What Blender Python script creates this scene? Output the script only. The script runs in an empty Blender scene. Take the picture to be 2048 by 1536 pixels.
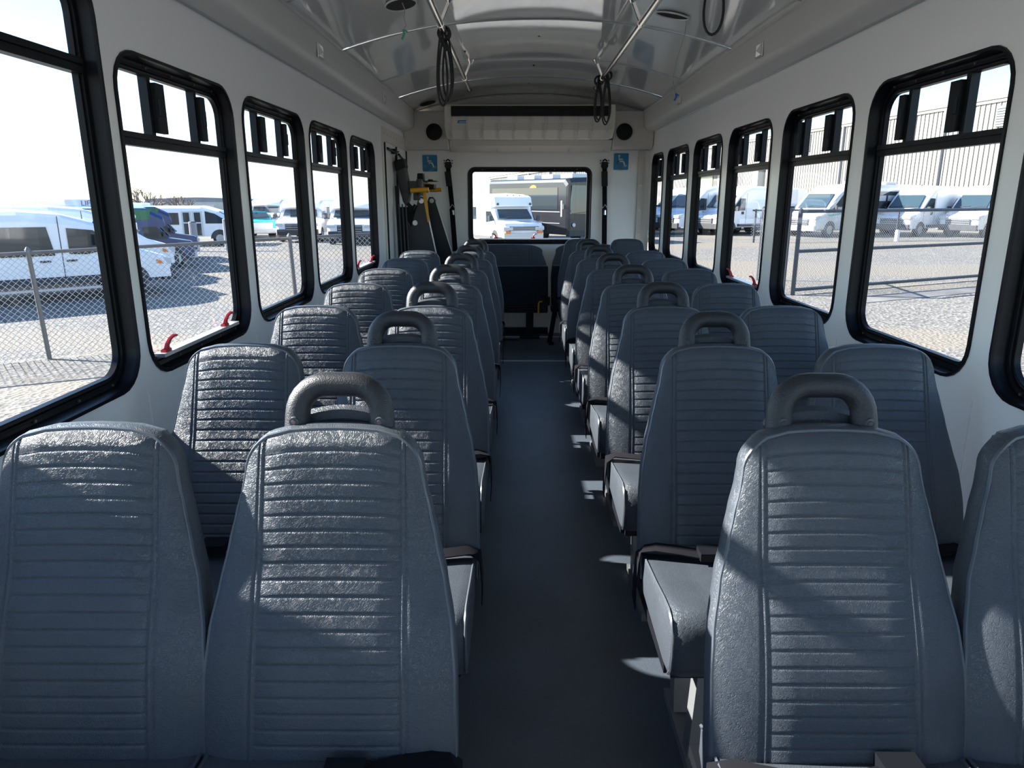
import bpy, bmesh, math, random
from mathutils import Vector, Matrix
random.seed(7)
S = bpy.context.scene
COL = S.collection
# ------------------------------------------------------------------ camera, sky, sun, exposure
CAMZ = 1.38
PITCH = math.atan(372 / 1420.0)
cam = bpy.data.objects.new('camera', bpy.data.cameras.new('camera'))
COL.objects.link(cam)
cam.location = (0, 0, CAMZ)
cam.rotation_euler = (math.pi / 2 - PITCH, 0, 0.0075)
cam.data.sensor_width = 36.0
cam.data.lens = 1420 / 2048 * 36.0
cam.data.clip_start = 0.02
cam.data.clip_end = 2000
S.camera = cam

SUN_DIR = Vector((-1.0, 0.18, 0.61)).normalized()      # towards the sun
w = bpy.data.worlds.new('World')
S.world = w
w.use_nodes = True
nt = w.node_tree
sky = nt.nodes.new('ShaderNodeTexSky')
sky.sky_type = 'NISHITA'
sky.sun_disc = False
sky.sun_elevation = math.asin(SUN_DIR.z)
sky.sun_rotation = math.atan2(SUN_DIR.x, SUN_DIR.y)
sky.air_density = 1.0
sky.dust_density = 0.1
sky.ozone_density = 4.0
bg = nt.nodes['Background']
bg.inputs[1].default_value = 0.09
nt.links.new(sky.outputs[0], bg.inputs[0])
sun = bpy.data.objects.new('sun', bpy.data.lights.new('sun', 'SUN'))
sun.data.energy = 5.2
sun.data.color = (1.0, 0.95, 0.88)
sun.data.angle = math.radians(0.6)
sun.rotation_euler = SUN_DIR.to_track_quat('Z', 'Y').to_euler()
COL.objects.link(sun)
S.view_settings.view_transform = 'Standard'
S.view_settings.look = 'None'
S.view_settings.gamma = 1.0
S.view_settings.use_curve_mapping = False
S.view_settings.exposure = 2.15
S.cycles.max_bounces = 14
S.cycles.diffuse_bounces = 8
S.cycles.glossy_bounces = 5
S.cycles.transparent_max_bounces = 24
S.cycles.sample_clamp_indirect = 6.0
S.cycles.use_denoising = True

# ------------------------------------------------------------------ materials
def mat(name, col, rough=0.5, metal=0.0, spec=0.5, bump=None, noise=None, coat=0.0):
    """bump=(scale, strength, kind) noise=(scale, amount)"""
    m = bpy.data.materials.new(name)
    m.use_nodes = True
    n = m.node_tree.nodes
    l = m.node_tree.links
    b = n['Principled BSDF']
    b.inputs['Base Color'].default_value = (*col, 1)
    b.inputs['Roughness'].default_value = rough
    b.inputs['Metallic'].default_value = metal
    b.inputs['Specular IOR Level'].default_value = spec
    if coat:
        b.inputs['Coat Weight'].default_value = coat
        b.inputs['Coat Roughness'].default_value = 0.05
    tc = n.new('ShaderNodeTexCoord')
    if noise:
        t = n.new('ShaderNodeTexNoise')
        t.inputs['Scale'].default_value = noise[0]
        t.inputs['Detail'].default_value = 6
        r = n.new('ShaderNodeValToRGB')
        a = noise[1]
        r.color_ramp.elements[0].position = 0.3
        r.color_ramp.elements[1].position = 0.7
        r.color_ramp.elements[0].color = (*[c * (1 - a) for c in col], 1)
        r.color_ramp.elements[1].color = (*[min(1, c * (1 + a)) for c in col], 1)
        l.new(tc.outputs['Object'], t.inputs['Vector'])
        l.new(t.outputs['Fac'], r.inputs['Fac'])
        l.new(r.outputs['Color'], b.inputs['Base Color'])
    if bump:
        bp = n.new('ShaderNodeBump')
        bp.inputs['Strength'].default_value = bump[1]
        bp.inputs['Distance'].default_value = 0.01
        if bump[2] == 'voronoi':
            t = n.new('ShaderNodeTexVoronoi')
            t.feature = 'DISTANCE_TO_EDGE'
            t.inputs['Scale'].default_value = bump[0]
            nz = n.new('ShaderNodeTexNoise')
            nz.inputs['Scale'].default_value = bump[0] * 0.35
            mx = n.new('ShaderNodeMixRGB')
            mx.blend_type = 'ADD'
            mx.inputs[0].default_value = 0.12
            l.new(tc.outputs['Object'], mx.inputs[1])
            l.new(nz.outputs['Color'], mx.inputs[2])
            l.new(tc.outputs['Object'], nz.inputs['Vector'])
            l.new(mx.outputs[0], t.inputs['Vector'])
            rr = n.new('ShaderNodeMath')
            rr.operation = 'MINIMUM'
            rr.inputs[1].default_value = 0.12
            l.new(t.outputs['Distance'], rr.inputs[0])
            l.new(rr.outputs[0], bp.inputs['Height'])
        else:
            t = n.new('ShaderNodeTexNoise')
            t.inputs['Scale'].default_value = bump[0]
            t.inputs['Detail'].default_value = 4
            l.new(tc.outputs['Object'], t.inputs['Vector'])
            l.new(t.outputs['Fac'], bp.inputs['Height'])
        l.new(bp.outputs[0], b.inputs['Normal'])
    return m

def glass_mat(name, tint, refl=1.0, rough=0.0):
    m = bpy.data.materials.new(name)
    m.use_nodes = True
    n = m.node_tree.nodes
    l = m.node_tree.links
    n.clear()
    out = n.new('ShaderNodeOutputMaterial')
    tr = n.new('ShaderNodeBsdfTransparent')
    tr.inputs[0].default_value = (*tint, 1)
    gl = n.new('ShaderNodeBsdfGlossy')
    gl.inputs['Roughness'].default_value = rough
    fr = n.new('ShaderNodeFresnel')
    ge = n.new('ShaderNodeNewGeometry')
    io = n.new('ShaderNodeMix')
    io.inputs[2].default_value = 1.45
    io.inputs[3].default_value = 1 / 1.45
    l.new(ge.outputs['Backfacing'], io.inputs[0])
    l.new(io.outputs[0], fr.inputs[0])
    mu = n.new('ShaderNodeMath')
    mu.operation = 'MULTIPLY'
    mu.inputs[1].default_value = refl
    mx = n.new('ShaderNodeMixShader')
    l.new(fr.outputs[0], mu.inputs[0])
    l.new(mu.outputs[0], mx.inputs[0])
    l.new(tr.outputs[0], mx.inputs[1])
    l.new(gl.outputs[0], mx.inputs[2])
    l.new(mx.outputs[0], out.inputs[0])
    return m

M = {}
M['vinyl'] = mat('seat_vinyl', (0.050, 0.060, 0.074), 0.42, bump=(105, 0.42, 'voronoi'), noise=(5, 0.12))
M['piping'] = mat('seat_piping', (0.07, 0.08, 0.095), 0.3)
M['seatback'] = mat('seat_back_fabric', (0.012, 0.017, 0.026), 0.75, spec=.3)
M['handle'] = mat('molded_handle_plastic', (0.019, 0.021, 0.026), 0.42, bump=(420, 0.25, 'noise'))
M['screw'] = mat('dark_screw', (0.25, 0.2, 0.2), 0.35, 0.8)
M['black'] = mat('black_metal', (0.007, 0.008, 0.011), 0.45, spec=.25)
M['frame'] = mat('black_window_frame', (0.005, 0.006, 0.009), 0.36, spec=.22)
M['webbing'] = mat('black_webbing', (0.009, 0.009, 0.012), 0.9, spec=.1)
M['legmetal'] = mat('grey_seat_leg', (0.20, 0.205, 0.21), 0.4, 0.3)
M['wall'] = mat('white_wall_panel', (0.90, 0.90, 0.89), 0.28, spec=0.45, bump=(3, 0.05, 'noise'))
M['ceil'] = mat('glossy_ceiling_panel', (0.78, 0.78, 0.76), 0.06, spec=0.9, coat=0.6, bump=(2.2, 0.10, 'noise'))
M['cove'] = mat('grey_cove_cover', (0.62, 0.61, 0.58), 0.45)
M['tan'] = mat('tan_molded_panel', (0.70, 0.66, 0.60), 0.55)
M['ac'] = mat('cream_molded_plastic', (0.82, 0.76, 0.66), 0.5)
M['rear'] = mat('rear_wall_panel', (0.90, 0.90, 0.88), 0.3, bump=(3, 0.08, 'noise'))
M['alu'] = mat('aluminium_strip', (0.72, 0.72, 0.72), 0.3, 0.7)
M['chrome'] = mat('polished_rail', (0.82, 0.78, 0.74), 0.14, 1.0)
M['floor'] = mat('floor_vinyl', (0.064, 0.080, 0.102), 0.42, noise=(2.5, 0.22), bump=(180, 0.12, 'noise'))
M['red'] = mat('red_plastic', (0.42, 0.01, 0.02), 0.35)
M['blue'] = mat('blue_sign_plastic', (0.005, 0.21, 0.42), 0.45)
M['white'] = mat('white_print', (0.8, 0.8, 0.8), 0.5)
M['yellow'] = mat('yellow_grip', (0.75, 0.36, 0.01), 0.45)
M['liftgrey'] = mat('grey_lift_padding', (0.05, 0.052, 0.06), 0.55)
M['liftplate'] = mat('lift_arm_plate', (0.02, 0.024, 0.035), 0.4)
M['bolt'] = mat('bright_bolt', (0.7, 0.7, 0.68), 0.3, 0.5)
M['cable'] = mat('black_cable', (0.008, 0.008, 0.01), 0.5)
M['wire'] = mat('grey_thin_wire', (0.45, 0.43, 0.4), 0.5)
M['bluewire'] = mat('blue_connector', (0.02, 0.16, 0.6), 0.4)
M['greenwire'] = mat('green_connector', (0.1, 0.4, 0.3), 0.4)
M['holeshade'] = mat('opening_shade', (0.02, 0.02, 0.02), 0.9)
M['lens'] = mat('clear_light_lens', (0.7, 0.68, 0.66), 0.1, coat=0.5)
M['glass'] = glass_mat('window_glass', (0.93, 0.945, 0.95), 0.6)
# outside
M['paint'] = mat('white_vehicle_paint', (0.82, 0.84, 0.87), 0.28, coat=0.4)
M['silver'] = mat('silver_vehicle_paint', (0.55, 0.58, 0.60), 0.3, coat=0.4)
M['darkpaint'] = mat('black_vehicle_paint', (0.012, 0.013, 0.018), 0.3, coat=0.15)
M['bluepaint'] = mat('navy_vehicle_paint', (0.012, 0.035, 0.13), 0.25, coat=0.4)
M['green'] = mat('green_paint', (0.01, 0.12, 0.05), 0.35)
M['gold'] = mat('yellow_paint', (0.75, 0.5, 0.03), 0.35)
M['teal'] = mat('teal_paint', (0.02, 0.42, 0.42), 0.35)
M['vglass'] = mat('dark_vehicle_glass', (0.025, 0.035, 0.042), 0.05, spec=0.6)
M['vglassl'] = mat('light_vehicle_glass', (0.035, 0.06, 0.075), 0.05, spec=0.6)
M['trimblk'] = mat('black_vehicle_trim', (0.04, 0.042, 0.047), 0.6)
M['tyre'] = mat('tyre_rubber', (0.02, 0.02, 0.022), 0.8)
M['rim'] = mat('steel_wheel', (0.45, 0.46, 0.48), 0.35, 0.5)
M['headlamp'] = mat('headlamp_lens', (0.55, 0.57, 0.6), 0.1)
M['amber'] = mat('amber_lens', (0.8, 0.2, 0.02), 0.3)
M['galv'] = mat('galvanized_fence', (0.13, 0.13, 0.13), 0.5, 0.3)
M['wiremesh'] = mat('galvanized_wire', (0.45, 0.45, 0.44), 0.4, 0.3)
M['fenceblk'] = mat('dark_fence_pipe', (0.05, 0.055, 0.065), 0.5)
M['siding'] = mat('pale_metal_siding', (0.31, 0.30, 0.27), 0.45)
M['sidegap'] = mat('siding_groove', (0.11, 0.105, 0.085), 0.6)
M['eave'] = mat('eave_trim', (0.28, 0.26, 0.22), 0.5)
M['spout'] = mat('grey_downspout', (0.22, 0.23, 0.26), 0.5)
M['dockdoor'] = mat('cream_dock_door', (0.62, 0.62, 0.36), 0.5)
M['track'] = mat('worn_track', (0.15, 0.145, 0.14), 0.85, noise=(1.2, .3))
M['bark'] = mat('grey_bark', (0.16, 0.13, 0.11), 0.8)
M['concrete'] = mat('concrete', (0.5, 0.48, 0.45), 0.8)

def ground_mat():
    m = bpy.data.materials.new('gravel_yard')
    m.use_nodes = True
    n = m.node_tree.nodes
    l = m.node_tree.links
    b = n['Principled BSDF']
    b.inputs['Roughness'].default_value = 0.9
    tc = n.new('ShaderNodeTexCoord')
    v = n.new('ShaderNodeTexVoronoi')
    v.inputs['Scale'].default_value = 16
    l.new(tc.outputs['Object'], v.inputs['Vector'])
    r = n.new('ShaderNodeValToRGB')
    r.color_ramp.elements[0].color = (0.065, 0.062, 0.056, 1)
    r.color_ramp.elements[1].color = (0.26, 0.245, 0.22, 1)
    l.new(v.outputs['Color'], r.inputs['Fac'])
    big = n.new('ShaderNodeTexNoise')
    big.inputs['Scale'].default_value = 0.13
    big.inputs['Detail'].default_value = 5
    mp = n.new('ShaderNodeMapping')
    mp.inputs['Scale'].default_value = (0.6, 1.8, 1)
    l.new(tc.outputs['Object'], mp.inputs[0])
    l.new(mp.outputs[0], big.inputs['Vector'])
    rr = n.new('ShaderNodeValToRGB')
    rr.color_ramp.elements[0].position = 0.46
    rr.color_ramp.elements[1].position = 0.54
    l.new(big.outputs['Fac'], rr.inputs['Fac'])
    mx = n.new('ShaderNodeMixRGB')
    mx.inputs[2].default_value = (0.195, 0.172, 0.138, 1)
    l.new(rr.outputs['Color'], mx.inputs[0])
    l.new(r.outputs['Color'], mx.inputs[1])
    l.new(mx.outputs[0], b.inputs['Base Color'])
    bp = n.new('ShaderNodeBump')
    bp.inputs['Strength'].default_value = 0.7
    bp.inputs['Distance'].default_value = 0.03
    l.new(v.outputs['Distance'], bp.inputs['Height'])
    l.new(bp.outputs[0], b.inputs['Normal'])
    return m
M['ground'] = ground_mat()

# ------------------------------------------------------------------ helpers
def empty(name, loc=(0, 0, 0), rz=0, label=None, cat=None, group=None, kind=None):
    o = bpy.data.objects.new(name, None)
    o.empty_display_size = 0.1
    COL.objects.link(o)
    o.location = loc
    o.rotation_euler = (0, 0, rz)
    tag(o, label, cat, group, kind)
    return o

def tag(o, label=None, cat=None, group=None, kind=None):
    if label: o['label'] = label
    if cat: o['category'] = cat
    if group: o['group'] = group
    if kind: o['kind'] = kind
    return o

def mesh(name, verts, faces, m, parent=None, smooth=False, loc=None):
    me = bpy.data.meshes.new(name)
    me.from_pydata([tuple(v) for v in verts], [], faces)
    me.materials.append(M[m] if isinstance(m, str) else m)
    if smooth:
        me.polygons.foreach_set('use_smooth', [True] * len(me.polygons))
    me.update()
    return put(name, me, parent, loc)

def put(name, me, parent=None, loc=None):
    o = bpy.data.objects.new(name, me)
    COL.objects.link(o)
    if parent: o.parent = parent
    if loc: o.location = loc
    return o

class B:
    """collects geometry for one mesh"""
    def __init__(s): s.v = []; s.f = []
    def add(s, v, f):
        o = len(s.v); s.v += [tuple(p) for p in v]; s.f += [tuple(i + o for i in q) for q in f]; return s
    def box(s, x0, x1, y0, y1, z0, z1):
        v = [(x, y, z) for x in (x0, x1) for y in (y0, y1) for z in (z0, z1)]
        return s.add(v, [(0, 1, 3, 2), (4, 6, 7, 5), (0, 4, 5, 1), (2, 3, 7, 6), (0, 2, 6, 4), (1, 5, 7, 3)])
    def bar(s, a, b, wd, ht=None, up=(0, 0, 1)):
        a = Vector(a); b = Vector(b); d = (b - a).normalized(); ht = ht or wd
        u = Vector(up)
        if abs(d.dot(u)) > 0.98: u = Vector((0, 1, 0)) if abs(d.y) < .9 else Vector((1, 0, 0))
        r = d.cross(u).normalized() * wd / 2; u = r.cross(d).normalized() * ht / 2
        v = [a - r - u, a + r - u, a + r + u, a - r + u, b - r - u, b + r - u, b + r + u, b - r + u]
        return s.add(v, [(3, 2, 1, 0), (4, 5, 6, 7), (0, 1, 5, 4), (1, 2, 6, 5), (2, 3, 7, 6), (3, 0, 4, 7)])
    def tube(s, pts, r, n=8, closed=False, cap=True):
        pts = [Vector(p) for p in pts]; N = len(pts); ref = None; rings = []
        for i, p in enumerate(pts):
            if closed: d = pts[(i + 1) % N] - pts[i - 1]
            else: d = pts[min(i + 1, N - 1)] - pts[max(i - 1, 0)]
            d.normalize()
            if ref is None:
                ref = Vector((0, 0, 1)) if abs(d.z) < .9 else Vector((1, 0, 0))
            e = ref - d * ref.dot(d)
            if e.length < 1e-5: e = Vector((1, 0, 0)) - d * d.x
            e.normalize(); ref = e; g = d.cross(e)
            rr = r[i] if isinstance(r, (list, tuple)) else r
            rings.append([p + (e * math.cos(t) + g * math.sin(t)) * rr for t in [2 * math.pi * k / n for k in range(n)]])
        v = [q for R in rings for q in R]; f = []
        for i in range(N if closed else N - 1):
            j = (i + 1) % N
            for k in range(n):
                f.append((i * n + k, i * n + (k + 1) % n, j * n + (k + 1) % n, j * n + k))
        if cap and not closed:
            f.append(tuple(range(n))[::-1]); f.append(tuple(range((N - 1) * n, N * n)))
        return s.add(v, f)
    def prism(s, poly, axis, a, b):
        """poly in the two other axes, extruded along axis from a to b"""
        n = len(poly)
        def P(p, t):
            return (t, p[0], p[1]) if axis == 0 else (p[0], t, p[1]) if axis == 1 else (p[0], p[1], t)
        v = [P(p, a) for p in poly] + [P(p, b) for p in poly]
        f = [tuple(range(n))[::-1], tuple(range(n, 2 * n))] + [(i, (i + 1) % n, n + (i + 1) % n, n + i) for i in range(n)]
        return s.add(v, f)
    def disc(s, c, ax, r0, r1, h, n=20):
        """short cone/cylinder centred c along axis ax (vector)"""
        c = Vector(c); d = Vector(ax).normalized()
        return s.tube([c, c + d * h], [r0, r1], n)
    def mk(s, name, m, parent=None, smooth=False, loc=None, bevel=0):
        if bevel:
            bm = bmesh.new(); me = bpy.data.meshes.new(name)
            vs = [bm.verts.new(p) for p in s.v]
            for f in s.f:
                try: bm.faces.new([vs[i] for i in f])
                except ValueError: pass
            bmesh.ops.recalc_face_normals(bm, faces=bm.faces)
            es = [e for e in bm.edges if len(e.link_faces) == 2 and e.calc_face_angle(0) > 0.6]
            bmesh.ops.bevel(bm, geom=es, offset=bevel, segments=2, affect='EDGES', profile=0.6)
            bm.to_mesh(me); bm.free()
            me.materials.append(M[m])
            return put(name, me, parent, loc)
        o = mesh(name, s.v, s.f, m, parent, smooth, loc)
        bm = bmesh.new(); bm.from_mesh(o.data)
        bmesh.ops.recalc_face_normals(bm, faces=bm.faces); bm.to_mesh(o.data); bm.free()
        if smooth:
            o.data.set_sharp_from_angle(angle=math.radians(42))
        return o

def mks(b, name, m, parent=None, smooth=False):
    """one object per connected piece"""
    p = list(range(len(b.v)))
    def f(a):
        while p[a] != a: p[a] = p[p[a]]; a = p[a]
        return a
    for q in b.f:
        for i in q[1:]: p[f(i)] = f(q[0])
    G = {}
    for q in b.f: G.setdefault(f(q[0]), []).append(q)
    out = []
    for fs in G.values():
        ids = sorted({i for q in fs for i in q}); mp = {i: k for k, i in enumerate(ids)}
        n = B(); n.add([b.v[i] for i in ids], [tuple(mp[i] for i in q) for q in fs])
        out.append(n.mk(name, m, parent, smooth))
    return out

def copy_tree(o, parent=None, skip=()):
    c = o.copy(); COL.objects.link(c)
    if parent: c.parent = parent
    for ch in list(KIDS.get(o, o.children)):
        if ch.name.split('.')[0] in skip: continue
        copy_tree(ch, c, skip)
    return c
KIDS = {}

def rrect(u0, u1, v0, v1, r, n=6):
    """rounded rectangle loop, corner by corner; n+1 points per corner"""
    P = []
    for cx, cy, a in ((u1 - r, v1 - r, 0), (u0 + r, v1 - r, 90), (u0 + r, v0 + r, 180), (u1 - r, v0 + r, 270)):
        for k in range(n + 1):
            t = math.radians(a + 90 * k / n); P.append((cx + r * math.cos(t), cy + r * math.sin(t)))
    return P

def cell(loop, n, u0, u1, v0, v1):
    """outer rectangle points matching an rrect loop"""
    out = []
    C = ((u1, v1), (u0, v1), (u0, v0), (u1, v0))
    for c in range(4):
        arc = loop[c * (n + 1):(c + 1) * (n + 1)]; cx, cy = C[c]
        s, e = arc[0], arc[-1]
        if c % 2 == 0: ps, pe = (cx, s[1]), (e[0], cy)
        else: ps, pe = (s[0], cy), (cx, e[1])
        for k in range(n + 1):
            h = n / 2
            if k <= h: t = k / h; out.append((ps[0] + (cx - ps[0]) * t, ps[1] + (cy - ps[1]) * t))
            else: t = (k - h) / h; out.append((cx + (pe[0] - cx) * t, cy + (pe[1] - cy) * t))
    return out

def bridge(b, A, C):
    n = len(A)
    b.add(list(A) + list(C), [(i, (i + 1) % n, n + (i + 1) % n, n + i) for i in range(n)])

# ------------------------------------------------------------------ bus shell
XL, XR, YR = -1.10, 1.31, 7.40
YF = -2.3
ZW0, ZW1 = CAMZ - 0.53, CAMZ + 0.405       # window outer frame
def MLw(u, v, o): return (XL - o, u, v)    # left wall: o = outward
def MRw(u, v, o): return (XR + o, u, v)
def MBw(u, v, o): return (u, YR + o, v)

def wall_with_windows(name, mp, spans, u0, u1, z0, z1, m, label, holes_z=(ZW0, ZW1), r=0.115):
    b = B(); n = 6
    edges = [u0]
    for i in range(len(spans) - 1):
        edges.append((spans[i][1] + spans[i + 1][0]) / 2)
    ends = [(spans[i][0] - 0.06 if i == 0 else edges[i], spans[i][1] + 0.06 if i == len(spans) - 1 else edges[i + 1]) for i in range(len(spans))]
    for sp, (e0, e1) in zip(spans, ends):
        a, c = sp[:2]; hz = sp[2] if len(sp) > 2 else holes_z
        lp = rrect(a + .006, c - .006, hz[0] + .006, hz[1] - .006, r, n)
        out = cell(lp, n, e0, e1, z0, z1)
        A = [mp(u, v, 0) for u, v in lp]; C = [mp(u, v, 0) for u, v in out]
        A2 = [mp(u, v, .045) for u, v in lp]; C2 = [mp(u, v, .045) for u, v in out]
        bridge(b, A, C); bridge(b, A2, C2); bridge(b, A, A2)
    for a, c in ((u0, ends[0][0]), (ends[-1][1], u1)):
        if c - a > 0.01:
            for o in (0, .045):
                b.add([mp(a, z0, o), mp(c, z0, o), mp(c, z1, o), mp(a, z1, o)], [(0, 1, 2, 3)])
    return tag(b.mk(name, m), label, 'wall', kind='structure')

TALL = (ZW0, CAMZ + .57)
LW = [(-1.95, -.85, (.25, 1.93)), (-.72, .08), (0.22, 1.10, TALL), (1.145, 2.012, TALL), (2.065, 2.90), (2.995, 3.84), (3.935, 4.775), (4.875, 5.70)]  # first two openings are out of view, added to bring in light
RW = [(-1.95, -.95, (.75, 1.90)), (-.75, .09), (0.19, 1.00), (1.11, 1.93), (2.02, 2.815), (2.935, 3.70), (3.855, 4.63), (4.77, 5.535), (5.69, 6.50), (6.66, 7.22)]  # first three openings are unseen, added to brighten the interior
wall_with_windows('wall_left', MLw, LW, YF, YR, 0, 2.03, 'wall', 'glossy white bus side wall with the wheelchair door')
wall_with_windows('wall_right', MRw, RW, YF, YR, 0, 2.03, 'wall', 'glossy white bus side wall with seven windows in view')
RWIN = (-0.50, 0.745, CAMZ - 0.456, CAMZ + 0.30)
wall_with_windows('wall_back', MBw, [(RWIN[0], RWIN[1])], XL, XR, 0, 2.40, 'rear', 'grey white rear wall of the bus below the air unit', holes_z=(RWIN[2], RWIN[3]), r=0.075)
# front bulkhead, unseen behind the camera; windscreen opening enlarged to let in more light
b = B()
b.box(XL, XR, YF - .05, YF, 0, .62); b.box(XL, XR, YF - .05, YF, 2.08, 2.4); b.box(XL, XL + .07, YF - .05, YF, .62, 2.08); b.box(XR - .07, XR, YF - .05, YF, .62, 2.08)
tag(b.mk('wall_front', 'wall'), 'unseen front bulkhead, its windscreen opening enlarged for light', 'wall', kind='structure')
# floor: vinyl sheet, rear section and two aluminium transition strips
fl = tag(empty('floor'), 'dark blue grey vinyl bus floor with two transition strips', 'floor', kind='structure')
B().box(XL, XR, YF, 6.06, -.06, 0).mk('floor_sheet', 'floor', fl)
B().box(XL, XR, 6.06, YR, -.06, 0.001).mk('floor_sheet', 'floor', fl)
for y in (6.06, 7.17):
    b = B(); b.box(XL + .02, XR - .02, y - .012, y + .012, 0.001, .006)
    for k in range(60):
        x = XL + .04 + k * .039; b.box(x, x + .02, y - .016, y + .016, 0.001, .0045)
    b.mk('transition_strip', 'alu', fl)
# ceiling: arched sheets with joints
XC = 0.11
def zc(x):
    t = (x - XC) / 1.11
    return CAMZ + 0.965 - 0.165 * abs(t) ** 2.2
ce = tag(empty('ceiling'), 'glossy grey arched ceiling of riveted panels', 'ceiling', kind='structure')
J = [YF, -0.9, 0.2, 1.3, 2.4, 3.32, 4.34, 5.45, 6.30, 7.25, YR + .02]
for i in range(len(J) - 1):
    b = B(); nx = 24; ny = 4; vv = []; a, c = J[i] + .002, J[i + 1] - .002
    for k in range(nx + 1):
        x = -1.0 + 2.22 * k / nx
        for j in range(ny + 1):
            y = a + (c - a) * j / ny
            sag = 0.006 * math.sin(math.pi * j / ny) * math.cos(2.5 * (x - XC))
            vv.append((x, y, zc(x) - sag + (0.004 if i % 2 else 0)))
    ff = [(k * (ny + 1) + j, (k + 1) * (ny + 1) + j, (k + 1) * (ny + 1) + j + 1, k * (ny + 1) + j + 1) for k in range(nx) for j in range(ny)]
    b.add(vv, ff); b.mk('ceiling_panel', 'ceil', ce, smooth=True)
    b = B(); b.tube([(x, J[i], zc(x) - .001) for x in [-.99 + 2.2 * k / 24 for k in range(25)]], .0045, 4)
    b.mk('joint_strip', 'alu', ce)
B().box(-1.25, 1.45, YF - .1, YR + .1, CAMZ + 1.0, CAMZ + 1.05).mk('roof_skin', 'wall', ce)
# coves
def cove(name, x0, s, label):
    pr = [(0, 0), (.02, .002), (.07, .012), (.098, .030), (.112, .058), (.116, .10), (.118, .175), (.110, .20), (0, .22)]
    pts = [(x0 + s * (p[0] - (.0 if i else 0)), 1.995 + p[1]) for i, p in enumerate(pr)]
    n = len(pts); b = B(); v = []
    for y in (YF, 0.0, YR - .16):
        v += [(p[0], y, p[1]) for p in pts]
    f = [(r * n + i, r * n + i + 1, (r + 1) * n + i + 1, (r + 1) * n + i) for r in range(2) for i in range(n - 1)]
    f += [tuple(range(n)), tuple(range(2 * n, 3 * n))]
    b.add(v, f)
    t = tag(empty(name), label, 'cove', kind='structure')
    b.mk('cove_cover', 'cove', t, smooth=True)
    b = B(); b.tube([(x0 + s * .012, YF, 1.998), (x0 + s * .012, YR - .16, 1.998)], .008, 6); b.mk('cove_bead', 'alu', t, smooth=True)
    b = B(); b.tube([(x0 + s * .119, YF, 2.172), (x0 + s * .119, YR - .16, 2.172)], .007, 6); b.mk('cove_bead', 'cove', t, smooth=True)
cove('trim_1', XL, 1, 'grey moulded cove along the left top edge of the wall')
cove('trim_2', XR, -1, 'grey moulded cove along the right top edge of the wall')
# thin wall seams
for nm, x, ys, s in (('trim_3', XL, LW, 1), ('trim_4', XR, RW, -1)):
    t = tag(empty(nm), 'thin vertical joint beads between the side windows', 'trim', kind='structure')
    for i in range(3, len(ys) - 1):
        y = (ys[i][1] + ys[i + 1][0]) / 2
        B().box(x, x + s * .003, y - .004, y + .004, .05, ZW0 - .03).mk('joint_bead', 'wall', t)
for nm, x, s in (('baseboard_left', XL, 1), ('baseboard_right', XR, -1)):
    tag(B().box(min(x, x + s * .012), max(x, x + s * .012), YF, YR, .001, .07).mk(nm, 'floor'), 'dark floor edging along the side wall', 'baseboard', kind='structure')

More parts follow.
